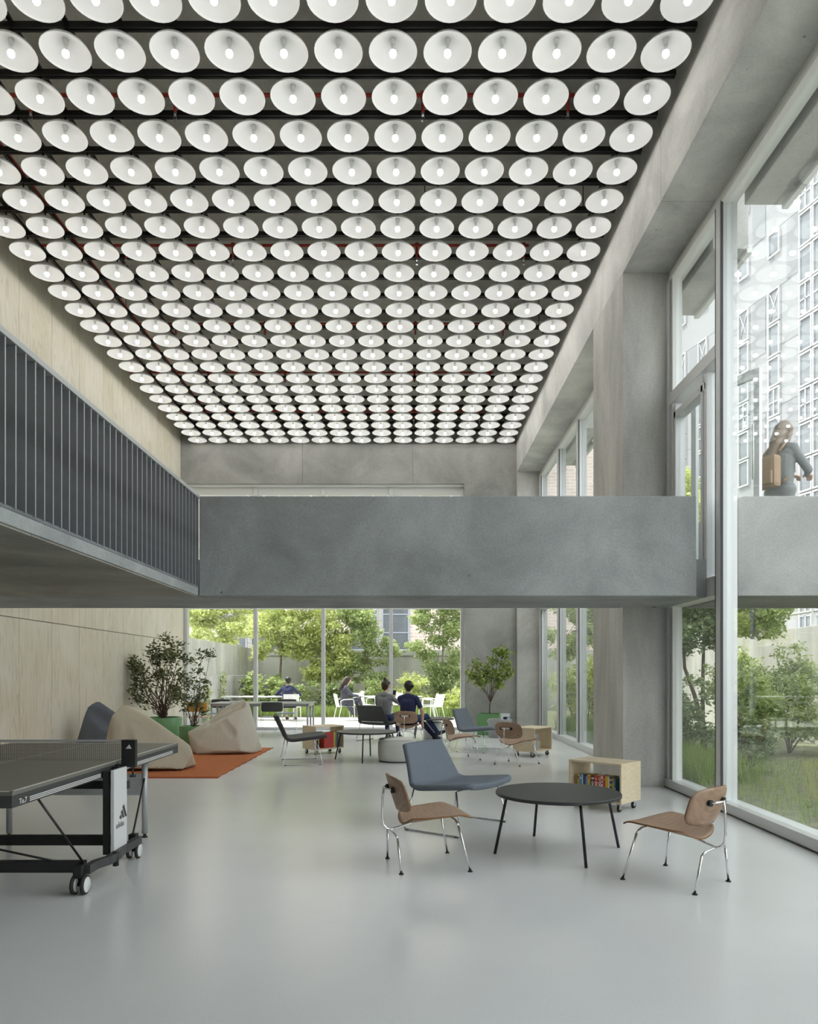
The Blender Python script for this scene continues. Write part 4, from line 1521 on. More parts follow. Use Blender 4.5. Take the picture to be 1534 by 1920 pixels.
# ------------------------------------------------------------------ table tennis table
tt = thing('table_tennis_table', 'dark grey table tennis table with net, stripes and castors, cut by the frame', 'table', (-2.8625, 5.18, 0))
HX, HY = 0.7625, 1.37
for s, nm in ((-1, 'near'), (1, 'far')):
    y0, y1 = (0.004, HY) if s > 0 else (-HY, -0.004)
    top = MB().box(-HX, HX, y0, y1, 0.738, 0.760, bevel=0.002).build('tabletop', 'table_playing', tt)
    for b in ((-HX, -HX + 0.02, y0, y1), (HX - 0.02, HX, y0, y1), (-HX, HX, (y1 - 0.02 if s > 0 else y0), (y1 if s > 0 else y0 + 0.02)), (-0.0015, 0.0015, y0, y1)):
        MB().box(b[0], b[1], b[2], b[3], 0.7601, 0.7608).build('court_line', 'white_line', top)
    MB().box(-HX + 0.002, -HX + 0.025, y0, y1, 0.672, 0.738).box(HX - 0.025, HX - 0.002, y0, y1, 0.672, 0.738).box(-HX + 0.025, HX - 0.025, (y1 - 0.03 if s > 0 else y0), (y1 if s > 0 else y0 + 0.03), 0.672, 0.738).build('apron', 'dark_apron', tt)
    for k in range(3):
        a0, a1 = (-1.19, -0.27) if s < 0 else (0.12, 1.22)
        MB().box(HX - 0.002, HX - 0.0005, a0, a1, 0.681 + 0.010 * k, 0.6855 + 0.010 * k).build('stripe', 'white_line', tt)
# lettering on the side of the near half
M = Matrix.Translation((HX - 0.001, -1.30, 0.682)) @ Matrix.Rotation(PI / 2, 4, 'Z') @ Matrix.Rotation(PI / 2, 4, 'X')
lettering('To.7', 0.042, M, 'lettering', 'white_line', tt)
# far legs and their frame
for x in (-0.53, 0.62):
    leg = MB().cyl((x, 0.93, 0.035), (x, 0.93, 0.70), 0.024, 0.024, 16).build('leg', 'light_grey_steel', tt)
    MB().cyl((x, 0.93, 0.0), (x, 0.93, 0.010), 0.024, 0.022, 14).cyl((x, 0.93, 0.010), (x, 0.93, 0.036), 0.013, 0.013, 10).build('foot', 'rubber_black', leg)
for x in (-0.55, 0.24):
    leg = MB().cyl((x, -1.10, 0.035), (x, -1.10, 0.70), 0.024, 0.024, 16).build('leg', 'light_grey_steel', tt)
    MB().cyl((x, -1.10, 0.0), (x, -1.10, 0.010), 0.024, 0.022, 14).cyl((x, -1.10, 0.010), (x, -1.10, 0.036), 0.013, 0.013, 10).build('foot', 'rubber_black', leg)
MB().box(-0.53, 0.62, 0.915, 0.945, 0.36, 0.54).build('leg_brace', 'light_grey_steel', tt)
MB().box(-0.62, 0.83, 0.02, 0.06, 0.555, 0.61).build('cross_bar', 'black_steel', tt)
MB().box(-0.83, 0.83, -0.06, -0.02, 0.165, 0.235).build('cross_bar', 'black_steel', tt)
MB().box(-0.80, 0.80, -0.62, -0.57, 0.125, 0.195).build('cross_bar', 'black_steel', tt)
for s in (-1, 1):
    X = 0.845 * s
    pn = MB().box(X - 0.012 * s - 0.012, X - 0.012 * s + 0.012, -0.255, -0.03, 0.15, 0.725, bevel=0.003).build('side_panel', 'panel_white', tt)
    MB().box(X - 0.055 * s - 0.018, X - 0.055 * s + 0.018, -0.265, -0.225, 0.15, 0.72).build('post', 'black_steel', tt)
    MB().box(X - 0.06 * s - 0.018, X - 0.06 * s + 0.018, -0.03, 0.01, 0.15, 0.60).build('post', 'black_steel', tt)
    m = MB()
    pts = [(X - 0.02 * s, -0.63), (X - 0.02 * s, -0.50), (X + 0.02 * s, -0.40), (X + 0.02 * s, -0.24), (X, -0.10), (X, 0.20)]
    for (xa, ya), (xb, yb) in zip(pts[:-1], pts[1:]):
        m.add([(xa - 0.022, ya, 0.12), (xa + 0.022, ya, 0.12), (xb + 0.022, yb, 0.12), (xb - 0.022, yb, 0.12), (xa - 0.022, ya, 0.175), (xa + 0.022, ya, 0.175), (xb + 0.022, yb, 0.175), (xb - 0.022, yb, 0.175)],
              [(0, 3, 2, 1), (4, 5, 6, 7), (0, 1, 5, 4), (1, 2, 6, 5), (2, 3, 7, 6), (3, 0, 4, 7)])
    m.build('base_beam', 'dark_apron', tt)
    MB().cyl((X + 0.03 * s, -0.30, 0.085), (X + 0.03 * s, -0.30, 0.185), 0.020, 0.020, 14).build('hinge', 'black_steel', tt)
    for yw in (-0.655, 0.235):
        cs = MB().box(X - 0.055 * s - 0.028, X - 0.055 * s + 0.028, yw - 0.032, yw + 0.032, 0.105, 0.185, bevel=0.006).cyl((X - 0.09 * s, yw, 0.061), (X - 0.01 * s, yw, 0.061), 0.012, 0.012, 10).cyl((X - 0.05 * s, yw, 0.06), (X - 0.05 * s, yw, 0.11), 0.012, 0.012, 10).build('castor', 'black_steel', tt)
        for dx in (-0.082, -0.018):
            cx = X + dx * s
            MB().lathe([(0.0, -0.013), (0.05, -0.013), (0.061, -0.008), (0.061, 0.008), (0.05, 0.013), (0.0, 0.013)], 28, Matrix.Translation((cx, yw, 0.061)) @ Matrix.Rotation(PI / 2, 4, 'Y')).build('wheel', 'rubber_black', cs)
            hb = MB().lathe([(0.0, 0.0175), (0.012, 0.0175), (0.016, 0.014), (0.046, 0.0145), (0.048, 0.0131)], 28, Matrix.Translation((cx, yw, 0.061)) @ Matrix.Rotation(PI / 2 * s, 4, 'Y'))
            hb.build('hub', 'hub_white', cs)
for a, b in (((0.80, -0.62, 0.19), (0.665, -0.95, 0.675)), ((0.80, -0.62, 0.16), (-0.35, -0.50, 0.36)), ((0.80, 0.20, 0.19), (0.625, 0.905, 0.50)), ((-0.80, -0.62, 0.19), (-0.665, -0.95, 0.675))):
    MB().tube([a, b], 0.0075, 8).build('stay_rod', 'black_steel', tt)
# net, posts, clamps
nm_ = MB()
for x in np.arange(-0.80, 0.801, 0.0145):
    nm_.box(x - 0.0007, x + 0.0007, -0.0007, 0.0007, 0.764, 0.900)
for z in np.arange(0.770, 0.900, 0.0135):
    nm_.box(-0.80, 0.80, -0.0007, 0.0007, z - 0.0007, z + 0.0007)
net = nm_.build('net', 'ink', tt)
MB().box(-0.80, 0.80, -0.003, 0.003, 0.897, 0.9125).build('net_tape', 'light_grey_steel', net)
for s in (-1, 1):
    ps = MB().box(0.80 * s if s > 0 else -0.90, 0.90 if s > 0 else -0.80, -0.022, 0.022, 0.715, 0.9125, bevel=0.004).build('net_post', 'black_steel', tt)
    MB().box(min(0.735 * s, 0.81 * s), max(0.735 * s, 0.81 * s), -0.03, 0.03, 0.705, 0.735).box(min(0.765 * s, 0.81 * s), max(0.765 * s, 0.81 * s), -0.10, -0.02, 0.60, 0.73).build('clamp', 'black_steel', ps)
    MB().cyl((0.875 * s, 0, 0.655), (0.875 * s, 0, 0.716), 0.006, 0.006, 8).cyl((0.875 * s, 0, 0.645), (0.875 * s, 0, 0.658), 0.022, 0.022, 12).build('clamp_screw', 'black_steel', ps)


def three_bars(w, name, material, M, parent):
    """three slanted bars rising to the right"""
    m = MB()
    for k, h in enumerate((0.32, 0.66, 1.0)):
        x0 = k * 0.34
        for a, b in (((x0 + 0.0, 0), (x0 + 0.24, 0)),):
            sl = -0.40 * h
            m.add([((x0) * w, 0, 0), ((x0 + 0.25) * w, 0, 0), ((x0 + 0.25 + sl) * w, h * w * 0.72, 0), ((x0 + sl * 0.9 - 0.0) * w, (h * 0.72 - 0.12) * w, 0),
                   ((x0) * w, 0, 0.001), ((x0 + 0.25) * w, 0, 0.001), ((x0 + 0.25 + sl) * w, h * w * 0.72, 0.001), ((x0 + sl * 0.9) * w, (h * 0.72 - 0.12) * w, 0.001)],
                  [(3, 2, 1, 0), (4, 5, 6, 7), (0, 1, 5, 4), (1, 2, 6, 5), (2, 3, 7, 6), (3, 0, 4, 7)], False, M)
    return m.build(name, material, parent)


SIDE = Matrix.Rotation(PI / 2, 4, 'Z') @ Matrix.Rotation(PI / 2, 4, 'X')
three_bars(0.13, 'emblem', 'dark_apron', Matrix.Translation((0.8455, -0.155, 0.372)) @ SIDE, tt)
lettering('adidas', 0.056, Matrix.Translation((0.8458, -0.222, 0.318)) @ SIDE, 'lettering', 'dark_apron', tt)
three_bars(0.040, 'emblem', 'white_line', Matrix.Translation((0.838, -0.0225, 0.850)) @ Matrix.Rotation(PI / 2, 4, 'X'), tt)


# ------------------------------------------------------------------ plants
def np_mesh(name, V, Q, material, parent, smooth=False):
    me = bpy.data.meshes.new(name)
    n, f = len(V), len(Q)
    me.vertices.add(n)
    me.vertices.foreach_set('co', np.asarray(V, dtype=np.float32).ravel())
    k = Q.shape[1]
    me.loops.add(f * k)
    me.loops.foreach_set('vertex_index', np.asarray(Q, dtype=np.int32).ravel())
    me.polygons.add(f)
    me.polygons.foreach_set('loop_start', np.arange(f, dtype=np.int32) * k)
    me.polygons.foreach_set('loop_total', np.full(f, k, dtype=np.int32))
    me.update(calc_edges=True)
    me.materials.append(MATS[material])
    o = bpy.data.objects.new(name, me)
    COL.objects.link(o)
    o.parent = parent
    return o


def leaves(points, size, parent, material, name='foliage', droop=0.3, aspect=0.5, jit=0.35):
    """one folded diamond per leaf at the given points"""
    P = np.asarray(points, float)
    n = len(P)
    d = RNG.normal(size=(n, 3))
    d[:, 2] = d[:, 2] * 0.6 - droop
    d /= np.linalg.norm(d, axis=1)[:, None] + 1e-9
    r = RNG.normal(size=(n, 3))
    r[:, 2] += 0.6
    s = np.cross(d, r)
    s /= np.linalg.norm(s, axis=1)[:, None] + 1e-9
    nn = np.cross(s, d)
    L = size * (1 + jit * RNG.normal(size=n)).clip(0.5, 1.6)
    L = L[:, None]
    a = P
    b = P + d * L * 0.5 + s * L * aspect * 0.5 + nn * L * 0.07
    c = P + d * L
    e = P + d * L * 0.5 - s * L * aspect * 0.5 + nn * L * 0.07
    V = np.stack([a, b, c, e], 1).reshape(-1, 3)
    i = np.arange(n) * 4
    T = np.concatenate([np.stack([i, i + 1, i + 2], 1), np.stack([i, i + 2, i + 3], 1)])
    o = np_mesh(name, V, T, material, parent)
    o['kind'] = 'stuff'
    return o


def branches(base, tips, parent, material, r0=0.02, r1=0.004, name='branch', fork=0.45, wob=0.05, trunk=None):
    m = MB()
    base = Vector(base)
    for tp in tips:
        tp = Vector(tp)
        pts = [base]
        n = 6
        ctrl = base.lerp(tp, fork) + Vector((0, 0, (tp - base).length * 0.12))
        for k in range(1, n + 1):
            f = k / n
            q = base.lerp(ctrl, f).lerp(ctrl.lerp(tp, f), f)
            q += Vector(RNG.normal(size=3)) * wob * (f * (1 - f) * 2)
            pts.append(q)
        rs = [r0 + (r1 - r0) * (k / n) ** 0.7 for k in range(n + 1)]
        m.tube(pts, rs, 5)
    return m.build(name, material, parent)


def blob_points(n, c, r, shell=0.45):
    d = RNG.normal(size=(n, 3))
    d /= np.linalg.norm(d, axis=1)[:, None]
    rad = shell + (1 - shell) * RNG.random(n) ** 0.5
    return np.asarray(c) + d * rad[:, None] * np.asarray(r)


def cluster_points(n, clusters):
    w = np.array([c[1][0] * c[1][1] * c[1][2] for c in clusters]) ** 0.7
    w /= w.sum()
    return np.concatenate([blob_points(max(4, int(n * wi)), c, r, 0.05) for wi, (c, r) in zip(w, clusters)])


def tree(name, label, cat, loc, trunk_pts, clusters, nleaf, lsize, lmat, bark='bark', r0=0.06, group=None, aspect=0.5, subs=8, sub_r=None):
    """trunk path, limbs to each foliage clump, small sprays of leaves round each clump"""
    t = thing(name, label, cat, loc, 0, group)
    n = len(trunk_pts)
    MB().tube(trunk_pts, [r0 * (1 - 0.6 * k / (n - 1)) for k in range(n)], 8).build('trunk', bark, t)
    top = trunk_pts[-1]
    branches(top, [c for c, r in clusters], t, bark, r0 * 0.42, r0 * 0.10)
    sub = []
    for c, r in clusters:
        pts = blob_points(subs, c, r, 0.25)
        for p in pts:
            f = sub_r if sub_r else 0.36 + 0.34 * random.random()
            sub.append((p, (r[0] * f, r[1] * f, r[2] * f * 0.8)))
    leaves(cluster_points(int(nleaf * 3.0), sub), lsize, t, lmat, aspect=aspect)
    return t


def green_pot(name, label, loc, R, h, square=False):
    t = thing(name, label, 'planter', loc)
    if square:
        m = MB()
        w = R
        m.box(-w, w, -w, -w + 0.02, 0.0, h).box(-w, w, w - 0.02, w, 0.0, h).box(-w, -w + 0.02, -w + 0.02, w - 0.02, 0, h).box(w - 0.02, w, -w + 0.02, w - 0.02, 0, h).box(-w + 0.02, w - 0.02, -w + 0.02, w - 0.02, 0.0, 0.03)
        m.build('planter_box', 'green_paint', t)
        MB().box(-w + 0.02, w - 0.02, -w + 0.02, w - 0.02, 0.03, h - 0.012).build('soil', 'soil', t)
    else:
        MB().lathe([(0, 0), (R - 0.01, 0), (R, 0.01), (R, h - 0.008), (R - 0.006, h), (R - 0.022, h), (R - 0.026, h - 0.05), (R - 0.026, 0.03), (0, 0.03)], 48).build('pot', 'green_paint', t)
        MB().lathe([(0, h - 0.035), (R - 0.03, h - 0.05), (R - 0.03, 0.06), (0, 0.06)], 32).build('soil', 'soil', t)
    return t


green_pot('planter', 'tall round green metal planter holding the large bushy shrub', (-4.93, 14.40, 0), 0.375, 0.53)
s1 = thing('potted_shrub', 'large sprawling dark-leaved shrub growing in the tall round green planter', 'plant', (-4.93, 14.40, 0.50))
tips = []
for k in range(26):
    a = RNG.random() * 2 * PI
    rr_ = 0.15 + 0.55 * RNG.random() ** 0.6
    z = 0.35 + 1.0 * RNG.random()
    tips.append((rr_ * math.cos(a) * 0.9 - 0.05, rr_ * math.sin(a) * 0.5, z))
tips += [(-0.56, -0.1, 0.86), (-0.50, 0.1, 0.95), (-0.48, -0.1, 0.4), (0.05, 0.0, 1.60), (0.16, 0.05, 1.5), (0.32, 0.0, 1.45), (0.42, 0.0, 1.2), (-0.12, 0.0, 1.42), (0.2, -0.1, 1.3), (-0.1, 0.1, 1.2), (0.02, 0.1, 1.3)]
branches((0.02, 0, -0.03), tips, s1, 'bark', 0.014, 0.003, wob=0.10)
pts = []
for tp in tips:
    pts.append(blob_points(64, tp, (0.16, 0.14, 0.14), 0.0))
    pts.append(blob_points(14, Vector(tp) * 0.72, (0.14, 0.12, 0.12), 0.0))
P1 = np.concatenate(pts)
P1[:, 0] = P1[:, 0].clip(-0.55)
leaves(P1, 0.078, s1, 'leaf_olive', aspect=0.36, droop=-0.15)

green_pot('planter', 'small round green metal planter with a thin-stemmed shrub beside the bean bag', (-4.13, 13.82, 0), 0.27, 0.40)
s2 = thing('potted_shrub', 'slender shrub with reddish stems growing in the small round green planter', 'plant', (-4.13, 13.82, 0.37))
tips = [(-0.25, 0, 0.55), (-0.16, 0.05, 0.8), (-0.05, 0, 0.9), (0.06, 0.05, 0.75), (0.18, 0, 0.6), (-0.2, 0.1, 0.35), (0.1, -0.1, 0.5), (0.22, 0.0, 0.85), (0.08, 0.0, 1.12), (0.16, 0.0, 1.38), (0.30, 0.02, 1.42), (-0.1, -0.1, 0.6), (0.0, 0.1, 0.45), (0.12, 0.12, 0.3)]
branches((0, 0, -0.03), tips, s2, 'bark', 0.011, 0.003, wob=0.06)
pts = [blob_points(56, tp, (0.12, 0.10, 0.11), 0.0) for tp in tips]
leaves(np.concatenate(pts), 0.078, s2, 'leaf_olive', aspect=0.36, droop=-0.1)

sqp = green_pot('planter', 'square green planter with a small white emblem against the concrete pier', (1.86, 16.62, 0), 0.25, 0.49, square=True)
sqp.rotation_euler[2] = math.radians(-14)
e = MB()
e.tube([(0.005 + 0.024 * math.cos(a), -0.2515, 0.31 + 0.024 * math.sin(a)) for a in np.linspace(0, 2 * PI, 16, endpoint=False)], 0.005, 5, closed=True)
e.tube([(-0.015, -0.2515, 0.325), (-0.01, -0.2515, 0.355), (0.01, -0.2515, 0.365)], 0.005, 5)
e.build('emblem', 'white_line', sqp)
tips = [(-0.42, 0, 0.95), (-0.30, 0.05, 1.15), (-0.15, 0, 0.95), (-0.05, 0.05, 1.05), (0.10, 0, 1.25), (0.22, 0.05, 1.45), (0.35, 0, 1.42), (0.42, -0.05, 0.98), (0.30, 0.1, 0.85), (0.15, -0.1, 1.0), (-0.2, -0.1, 0.75), (0.05, 0.1, 0.85), (0.36, 0.0, 1.15), (-0.32, 0, 0.8), (0.2, 0, 0.7)]
s3 = thing('potted_tree', 'young bright green tree in the square green planter against concrete', 'plant', (1.86, 16.62, 0.46))
MB().tube([(0, 0, -0.03), (0.0, 0, 0.2), (0.02, 0, 0.30)], [0.018, 0.015, 0.012], 6).build('trunk', 'bark', s3)
branches((0.02, 0, 0.28), tips, s3, 'bark', 0.010, 0.003, wob=0.04)
leaves(np.concatenate([blob_points(110, tp, (0.17, 0.15, 0.14), 0.0) for tp in tips]), 0.072, s3, 'leaf_potted', aspect=0.6)

# felt basket with brochures
fbk = thing('felt_basket', 'round grey felt basket of brochures in front of the square green planter', 'basket', (2.0, 15.85, 0))
MB().lathe([(0, 0), (0.235, 0), (0.245, 0.01), (0.255, 0.40), (0.25, 0.41), (0.24, 0.41), (0.235, 0.40), (0.225, 0.02), (0, 0.02)], 32).build('basket_wall', 'felt_grey', fbk)
br1 = thing('brochure', 'white brochure with a dark half-round picture standing in the felt basket', 'brochure', (2.13, 15.92, 0.025), math.radians(-4))
MB().box(-0.10, 0.10, 0, 0.006, 0, 0.50).build('cover', 'paper', br1)
MB().lathe([(0, 0), (0.052, 0), (0.052, 0.0008), (0, 0.0008)], 24, Matrix.Translation((0.0, -0.0002, 0.395)) @ Matrix.Rotation(PI / 2, 4, 'X') @ Matrix.Scale(0.6, 4, (0, 1, 0))).build('picture', 'navy', br1)
br2 = thing('brochure', 'pale blue leaflet at the right edge of the felt basket', 'brochure', (2.185, 15.80, 0.025), math.radians(20))
MB().box(-0.03, 0.03, 0, 0.008, 0, 0.43).build('cover', mat('leaflet_blue', (0.15, 0.42, 0.65), 0.5), br2)
MB().box(-0.02, 0.02, -0.001, 0.0, 0.33, 0.40).build('picture', 'paper', br2)

# ------------------------------------------------------------------ long work table by the far window
lt = thing('work_table', 'long grey work table on steel legs in front of the far window', 'table', (-3.36, 16.68, 0))
MB().box(-1.14, 1.14, -0.58, 0.58, 0.715, 0.74, bevel=0.003).build('tabletop', 'grey_laminate', lt)
MB().box(-1.06, 1.06, -0.50, -0.46, 0.665, 0.715).build('apron_rail', 'light_grey_steel', lt)
MB().box(-1.06, 1.06, 0.46, 0.50, 0.665, 0.715).build('apron_rail', 'light_grey_steel', lt)
for x in (-1.08, 1.08):
    MB().box(x - 0.02, x + 0.02, -0.46, 0.46, 0.665, 0.715).build('apron_rail', 'light_grey_steel', lt)
    for y in (-0.50, 0.0, 0.50):
        MB().cyl((x, y, 0), (x, y, 0.715), 0.022, 0.022, 12).build('leg', 'light_grey_steel', lt)
k = thing('book', 'white book lying at the bottom of the small pile on the work table', 'book', (-3.95, 16.45, 0.7405), 0.1, 'books lying on the work table')
MB().box(-0.13, 0.13, -0.10, 0.10, 0, 0.022).build('cover', 'paper', k)
MB().box(-0.128, 0.129, -0.101, 0.099, 0.004, 0.018).build('pages', 'grey_wool', k)
k = thing('book', 'grey book on top of the small pile on the work table', 'book', (-3.96, 16.45, 0.7630), -0.15, 'books lying on the work table')
MB().box(-0.11, 0.11, -0.085, 0.085, 0, 0.02).build('cover', 'felt_grey', k)
MB().box(-0.108, 0.111, -0.086, 0.084, 0.004, 0.016).build('pages', 'paper', k)


def make_stack_chair(bm_, sm_):
    t = thing('stacking_chair', 'x', 'chair')
    MB().shell(lambda u, v: (u * 0.235 * rr(u, v, 6, .06)[0], -0.235 - v * 0.012 + 0.03 * u * u, 0.672 + v * 0.105 * rr(u, v, 6, .08)[1]), 12, 8, 0.012).build('backrest', bm_, t)
    MB().shell(lambda u, v: (u * 0.22, -0.01 + v * 0.215 * rr(u, v, 6, .08)[1], 0.45 + 0.008 * u * u - 0.02 * (v > 0.6) * (v - 0.6) ** 2), 10, 10, 0.012).build('seat', sm_, t)
    for s in (-1, 1):
        x = 0.238 * s
        MB().tube([(x, -0.215, 0.775), (x, -0.205, 0.45), (x, -0.235, 0.02), (x, -0.225, 0.007), (x, -0.20, 0.006), (x, 0.20, 0.006), (x, 0.225, 0.012), (x, 0.225, 0.03), (x, 0.20, 0.42), (x - 0.01 * s, 0.17, 0.436), (x - 0.012 * s, -0.17, 0.436)], 0.0058, 6).build('side_frame', 'chrome', t)
    MB().tube([(-0.225, 0.17, 0.436), (0.225, 0.17, 0.436)], 0.0055, 6).tube([(-0.225, -0.16, 0.436), (0.225, -0.16, 0.436)], 0.0055, 6).build('cross_bar', 'chrome', t)
    return t


src, used = make_stack_chair('charcoal_shell', 'pale_seat'), []
G = 'stacking chairs at the work table'
place(src, used, (-3.03, 16.02, 0), face(-0.10, 1), 'black-backed stacking chair with its back to the room at the work table', G)
src, used = make_stack_chair('charcoal_shell', 'blue_seat'), []
place(src, used, (-2.98, 17.42, 0), face(0.06, -1), 'black-backed chair across the work table, nearest the table end', G)
place(src, used, (-4.62 + 0.0, 17.42, 0), face(-0.05, -1), 'black-backed chair across the work table, behind the pile of books', G)
src, used = make_stack_chair('orange_ply', 'pink_seat'), []
place(src, used, (-4.62, 15.98, 0), face(0.12, 1), 'orange-backed stacking chair behind the small potted shrub', G)


# ------------------------------------------------------------------ terrace furniture
def lattice(m, w, h, nx, nz, M, bar=0.022, th=0.006):
    """perforated sheet: bars left between square holes"""
    for i in range(nx + 1):
        x = -w / 2 + (w - bar) * i / nx
        m.box(x, x + bar, -th / 2, th / 2, 0, h, M)
    for j in range(nz + 1):
        z = (h - bar) * j / nz
        m.box(-w / 2, w / 2, -th / 2 + 0.0004, th / 2 - 0.0004, z, z + bar, M)
    return m


def make_garden_chair():
    t = thing('garden_chair', 'x', 'chair')
    MB_ = lattice(MB(), 0.46, 0.40, 8, 7, Matrix.Translation((0, -0.20, 0.42)) @ Matrix.Rotation(math.radians(13), 4, 'X'), 0.034)
    MB_.build('backrest', 'white_lacquer', t)
    m = lattice(MB(), 0.46, 0.44, 8, 7, Matrix.Translation((0, 0.23, 0.435)) @ Matrix.Rotation(math.radians(90), 4, 'X') @ Matrix.Rotation(math.radians(-2), 4, 'X'), 0.034)
    m.build('seat', 'white_lacquer', t)
    for s in (-1, 1):
        x = 0.27 * s
        MB().tube([(x, -0.19, 0.60), (x, -0.10, 0.645), (x, 0.16, 0.655), (x, 0.20, 0.645), (x, 0.22, 0.61), (x, 0.225, 0.45)], 0.013, 8).build('armrest', 'white_lacquer', t)
        MB().tube([(x, 0.225, 0.46), (x * 1.03, 0.25, 0.0)], [0.014, 0.011], 8).build('leg', 'white_lacquer', t)
        MB().tube([(x * 0.98, -0.19, 0.60), (x * 0.98, -0.17, 0.42), (x * 1.03, -0.27, 0.0)], [0.013, 0.014, 0.011], 8).build('leg', 'white_lacquer', t)
    MB().tube([(-0.265, 0.2, 0.425), (0.265, 0.2, 0.425)], 0.010, 6).tube([(-0.265, -0.17, 0.425), (0.265, -0.17, 0.425)], 0.010, 6).build('cross_bar', 'white_lacquer', t)
    return t


src, used = make_garden_chair(), []
G = 'white perforated garden chairs'
z0 = -0.01
place(src, used, (-1.95, 21.73, z0), face(0.93, 0.35), 'white perforated garden chair the reading person sits on', G)
place(src, used, (-3.52, 21.55, z0), face(-0.15, 1), 'white perforated garden chair of the person in the blue shirt', G)
place(src, used, (0.72, 21.6, z0), face(-0.85, 0.5), 'white perforated garden chair standing empty at the right end of the terrace, in front', G)
place(src, used, (0.60, 22.45, z0), face(-0.9, 0.2), 'white perforated garden chair standing empty at the right end of the terrace, behind', G)
place(src, used, (-1.42, 22.75, z0), face(0.6, -0.6), 'white perforated garden chair behind the round terrace table, left', G)
place(src, used, (-0.40, 23.0, z0), face(0.1, -1), 'white perforated garden chair behind the round terrace table, middle', G)
t = thing('garden_table', 'oval white garden table behind the two seated people indoors', 'table', (-0.55, 22.2, z0))
MB().lathe([(0, 0.73), (0.62, 0.73), (0.63, 0.72), (0.62, 0.705), (0, 0.705)], 40, Matrix.Scale(1.55, 4, (1, 0, 0))).build('tabletop', 'white_lacquer', t)
for sx in (-0.45, 0.45):
    for sy in (-0.25, 0.25):
        MB().tube([(sx, sy, 0.705), (sx * 1.15, sy * 1.3, 0)], 0.016, 8).build('leg', 'white_lacquer', t)
t = thing('garden_table', 'long white garden table in front of the person in the blue shirt', 'table', (-4.55, 22.15, z0))
MB().box(-1.15, 1.15, -0.38, 0.38, 0.70, 0.73, bevel=0.006).build('tabletop', 'white_lacquer', t)
for sx in (-1.05, 1.05):
    for sy in (-0.3, 0.3):
        MB().tube([(sx, sy, 0.70), (sx, sy, 0)], 0.018, 8).build('leg', 'white_lacquer', t)
for i, (x, lb) in enumerate(((-5.15, 'dark table lamp at the left end of the long white garden table'), (-4.40, 'dark table lamp near the middle of the long white garden table'))):
    k = thing('table_lamp', lb, 'lamp', (x, 22.2, 0.7205))
    MB().cyl((0, 0, 0), (0, 0, 0.012), 0.05, 0.05, 16).build('base', 'dark_apron', k)
    MB().cyl((0, 0, 0.012), (0, 0, 0.26), 0.007, 0.007, 8).build('stem', 'dark_apron', k)
    MB().lathe([(0.045, 0.33), (0.06, 0.25), (0.058, 0.25), (0.043, 0.33)], 16).build('lamp_shade', 'dark_apron', k)

# ------------------------------------------------------------------ pendant lamps, their rails, sprinklers
DX, DYL = 0.495, (17.334 - 6.532) / 21
XR0, ZB = 2.33, 7.007
RIM = ZB + 0.020


def lamp_parts(m_shade, m_socket, m_bulb, M=None, seg=28, rings=8, bseg=12):
    R = 0.2208
    Rs = (R * R + 0.118 * 0.118) / (2 * 0.118)
    cap = [(r, math.sqrt(Rs * Rs - r * r) - (Rs - 0.118)) for r in (0.04, 0.08, 0.12, 0.155, 0.185, 0.207, R - 0.001)]
    m_shade.lathe([(0.022, 0.152), (0.034, 0.142), (0.040, 0.124)] + [(r, z + 0.005) for r, z in cap[1:-1]] + [(R, 0.002), (R, -0.002), (R - 0.004, -0.002)] + [(r - 0.003, z) for r, z in cap[::-1]] + [(0.0, 0.116)], seg, M)
    m_socket.lathe([(0, 0.115), (0.026, 0.114), (0.025, 0.098), (0.018, 0.062), (0.0, 0.060)], 12, M)
    m_bulb.lathe([(0, 0.060), (0.013, 0.058), (0.013, 0.036), (0.018, 0.020), (0.028, 0.004)], bseg, M)
    m_bulb.cur = 1
    m_bulb.lathe([(0.028, 0.004), (0.0315, -0.008), (0.0315, -0.018), (0.027, -0.032), (0.018, -0.042), (0.008, -0.0465), (0, -0.047)], bseg, M)
    m_bulb.cur = 0


proto = thing('pendant_lamp', 'x', 'lamp')
a, b, c = MB(), MB(), MB()
lamp_parts(a, b, c)
a.build('shade', 'enamel_white', proto)
b.build('socket', 'lamp_socket', proto)
c.build('bulb', ['bulb_glass', 'bulb_glow'], proto)
MB().cyl((0, 0, 0.148), (0, 0, 0.2045), 0.010, 0.010, 8).build('stem', 'black_steel', proto)
ORD = 'zeroth first second third fourth fifth sixth seventh eighth ninth tenth eleventh twelfth thirteenth fourteenth fifteenth sixteenth seventeenth eighteenth nineteenth twentieth twenty-first twenty-second twenty-third twenty-fourth'.split()
spots = []
for i in range(23):
    y = 6.532 + (i - 1) * DYL
    for k in range(16):
        x = XR0 - k * DX
        if 767 + (x + 0.2208) / y * 1350 > 6:
            spots.append((i, k, x, y))
NMAX = 300
used = []
for (i, k, x, y) in spots[:NMAX]:
    o = proto if not used else copy_tree(proto)
    used.append(1)
    o.location = (x, y, RIM)
    o['label'] = 'white saucer pendant lamp, %s row from the top of the photo, %s from the right' % (ORD[i + 1], ORD[k + 1])
    o['group'] = 'saucer pendant lamps under the ceiling'
if len(spots) > NMAX:
    rest = thing('pendant_lamp_mass', 'small white saucer pendant lamps of the last rows before the far concrete wall', 'lamps', (0, 0, 0), 0)
    rest['kind'] = 'stuff'
    a, b, c = MB(), MB(), MB()
    for (i, k, x, y) in spots[NMAX:]:
        lamp_parts(a, b, c, Matrix.Translation((x, y, RIM)), 24)
    a.build('shade', 'enamel_white', rest)['kind'] = 'stuff'
    b.build('socket', 'lamp_socket', rest)['kind'] = 'stuff'
    c.build('bulb', ['bulb_glass', 'bulb_glow'], rest)['kind'] = 'stuff'

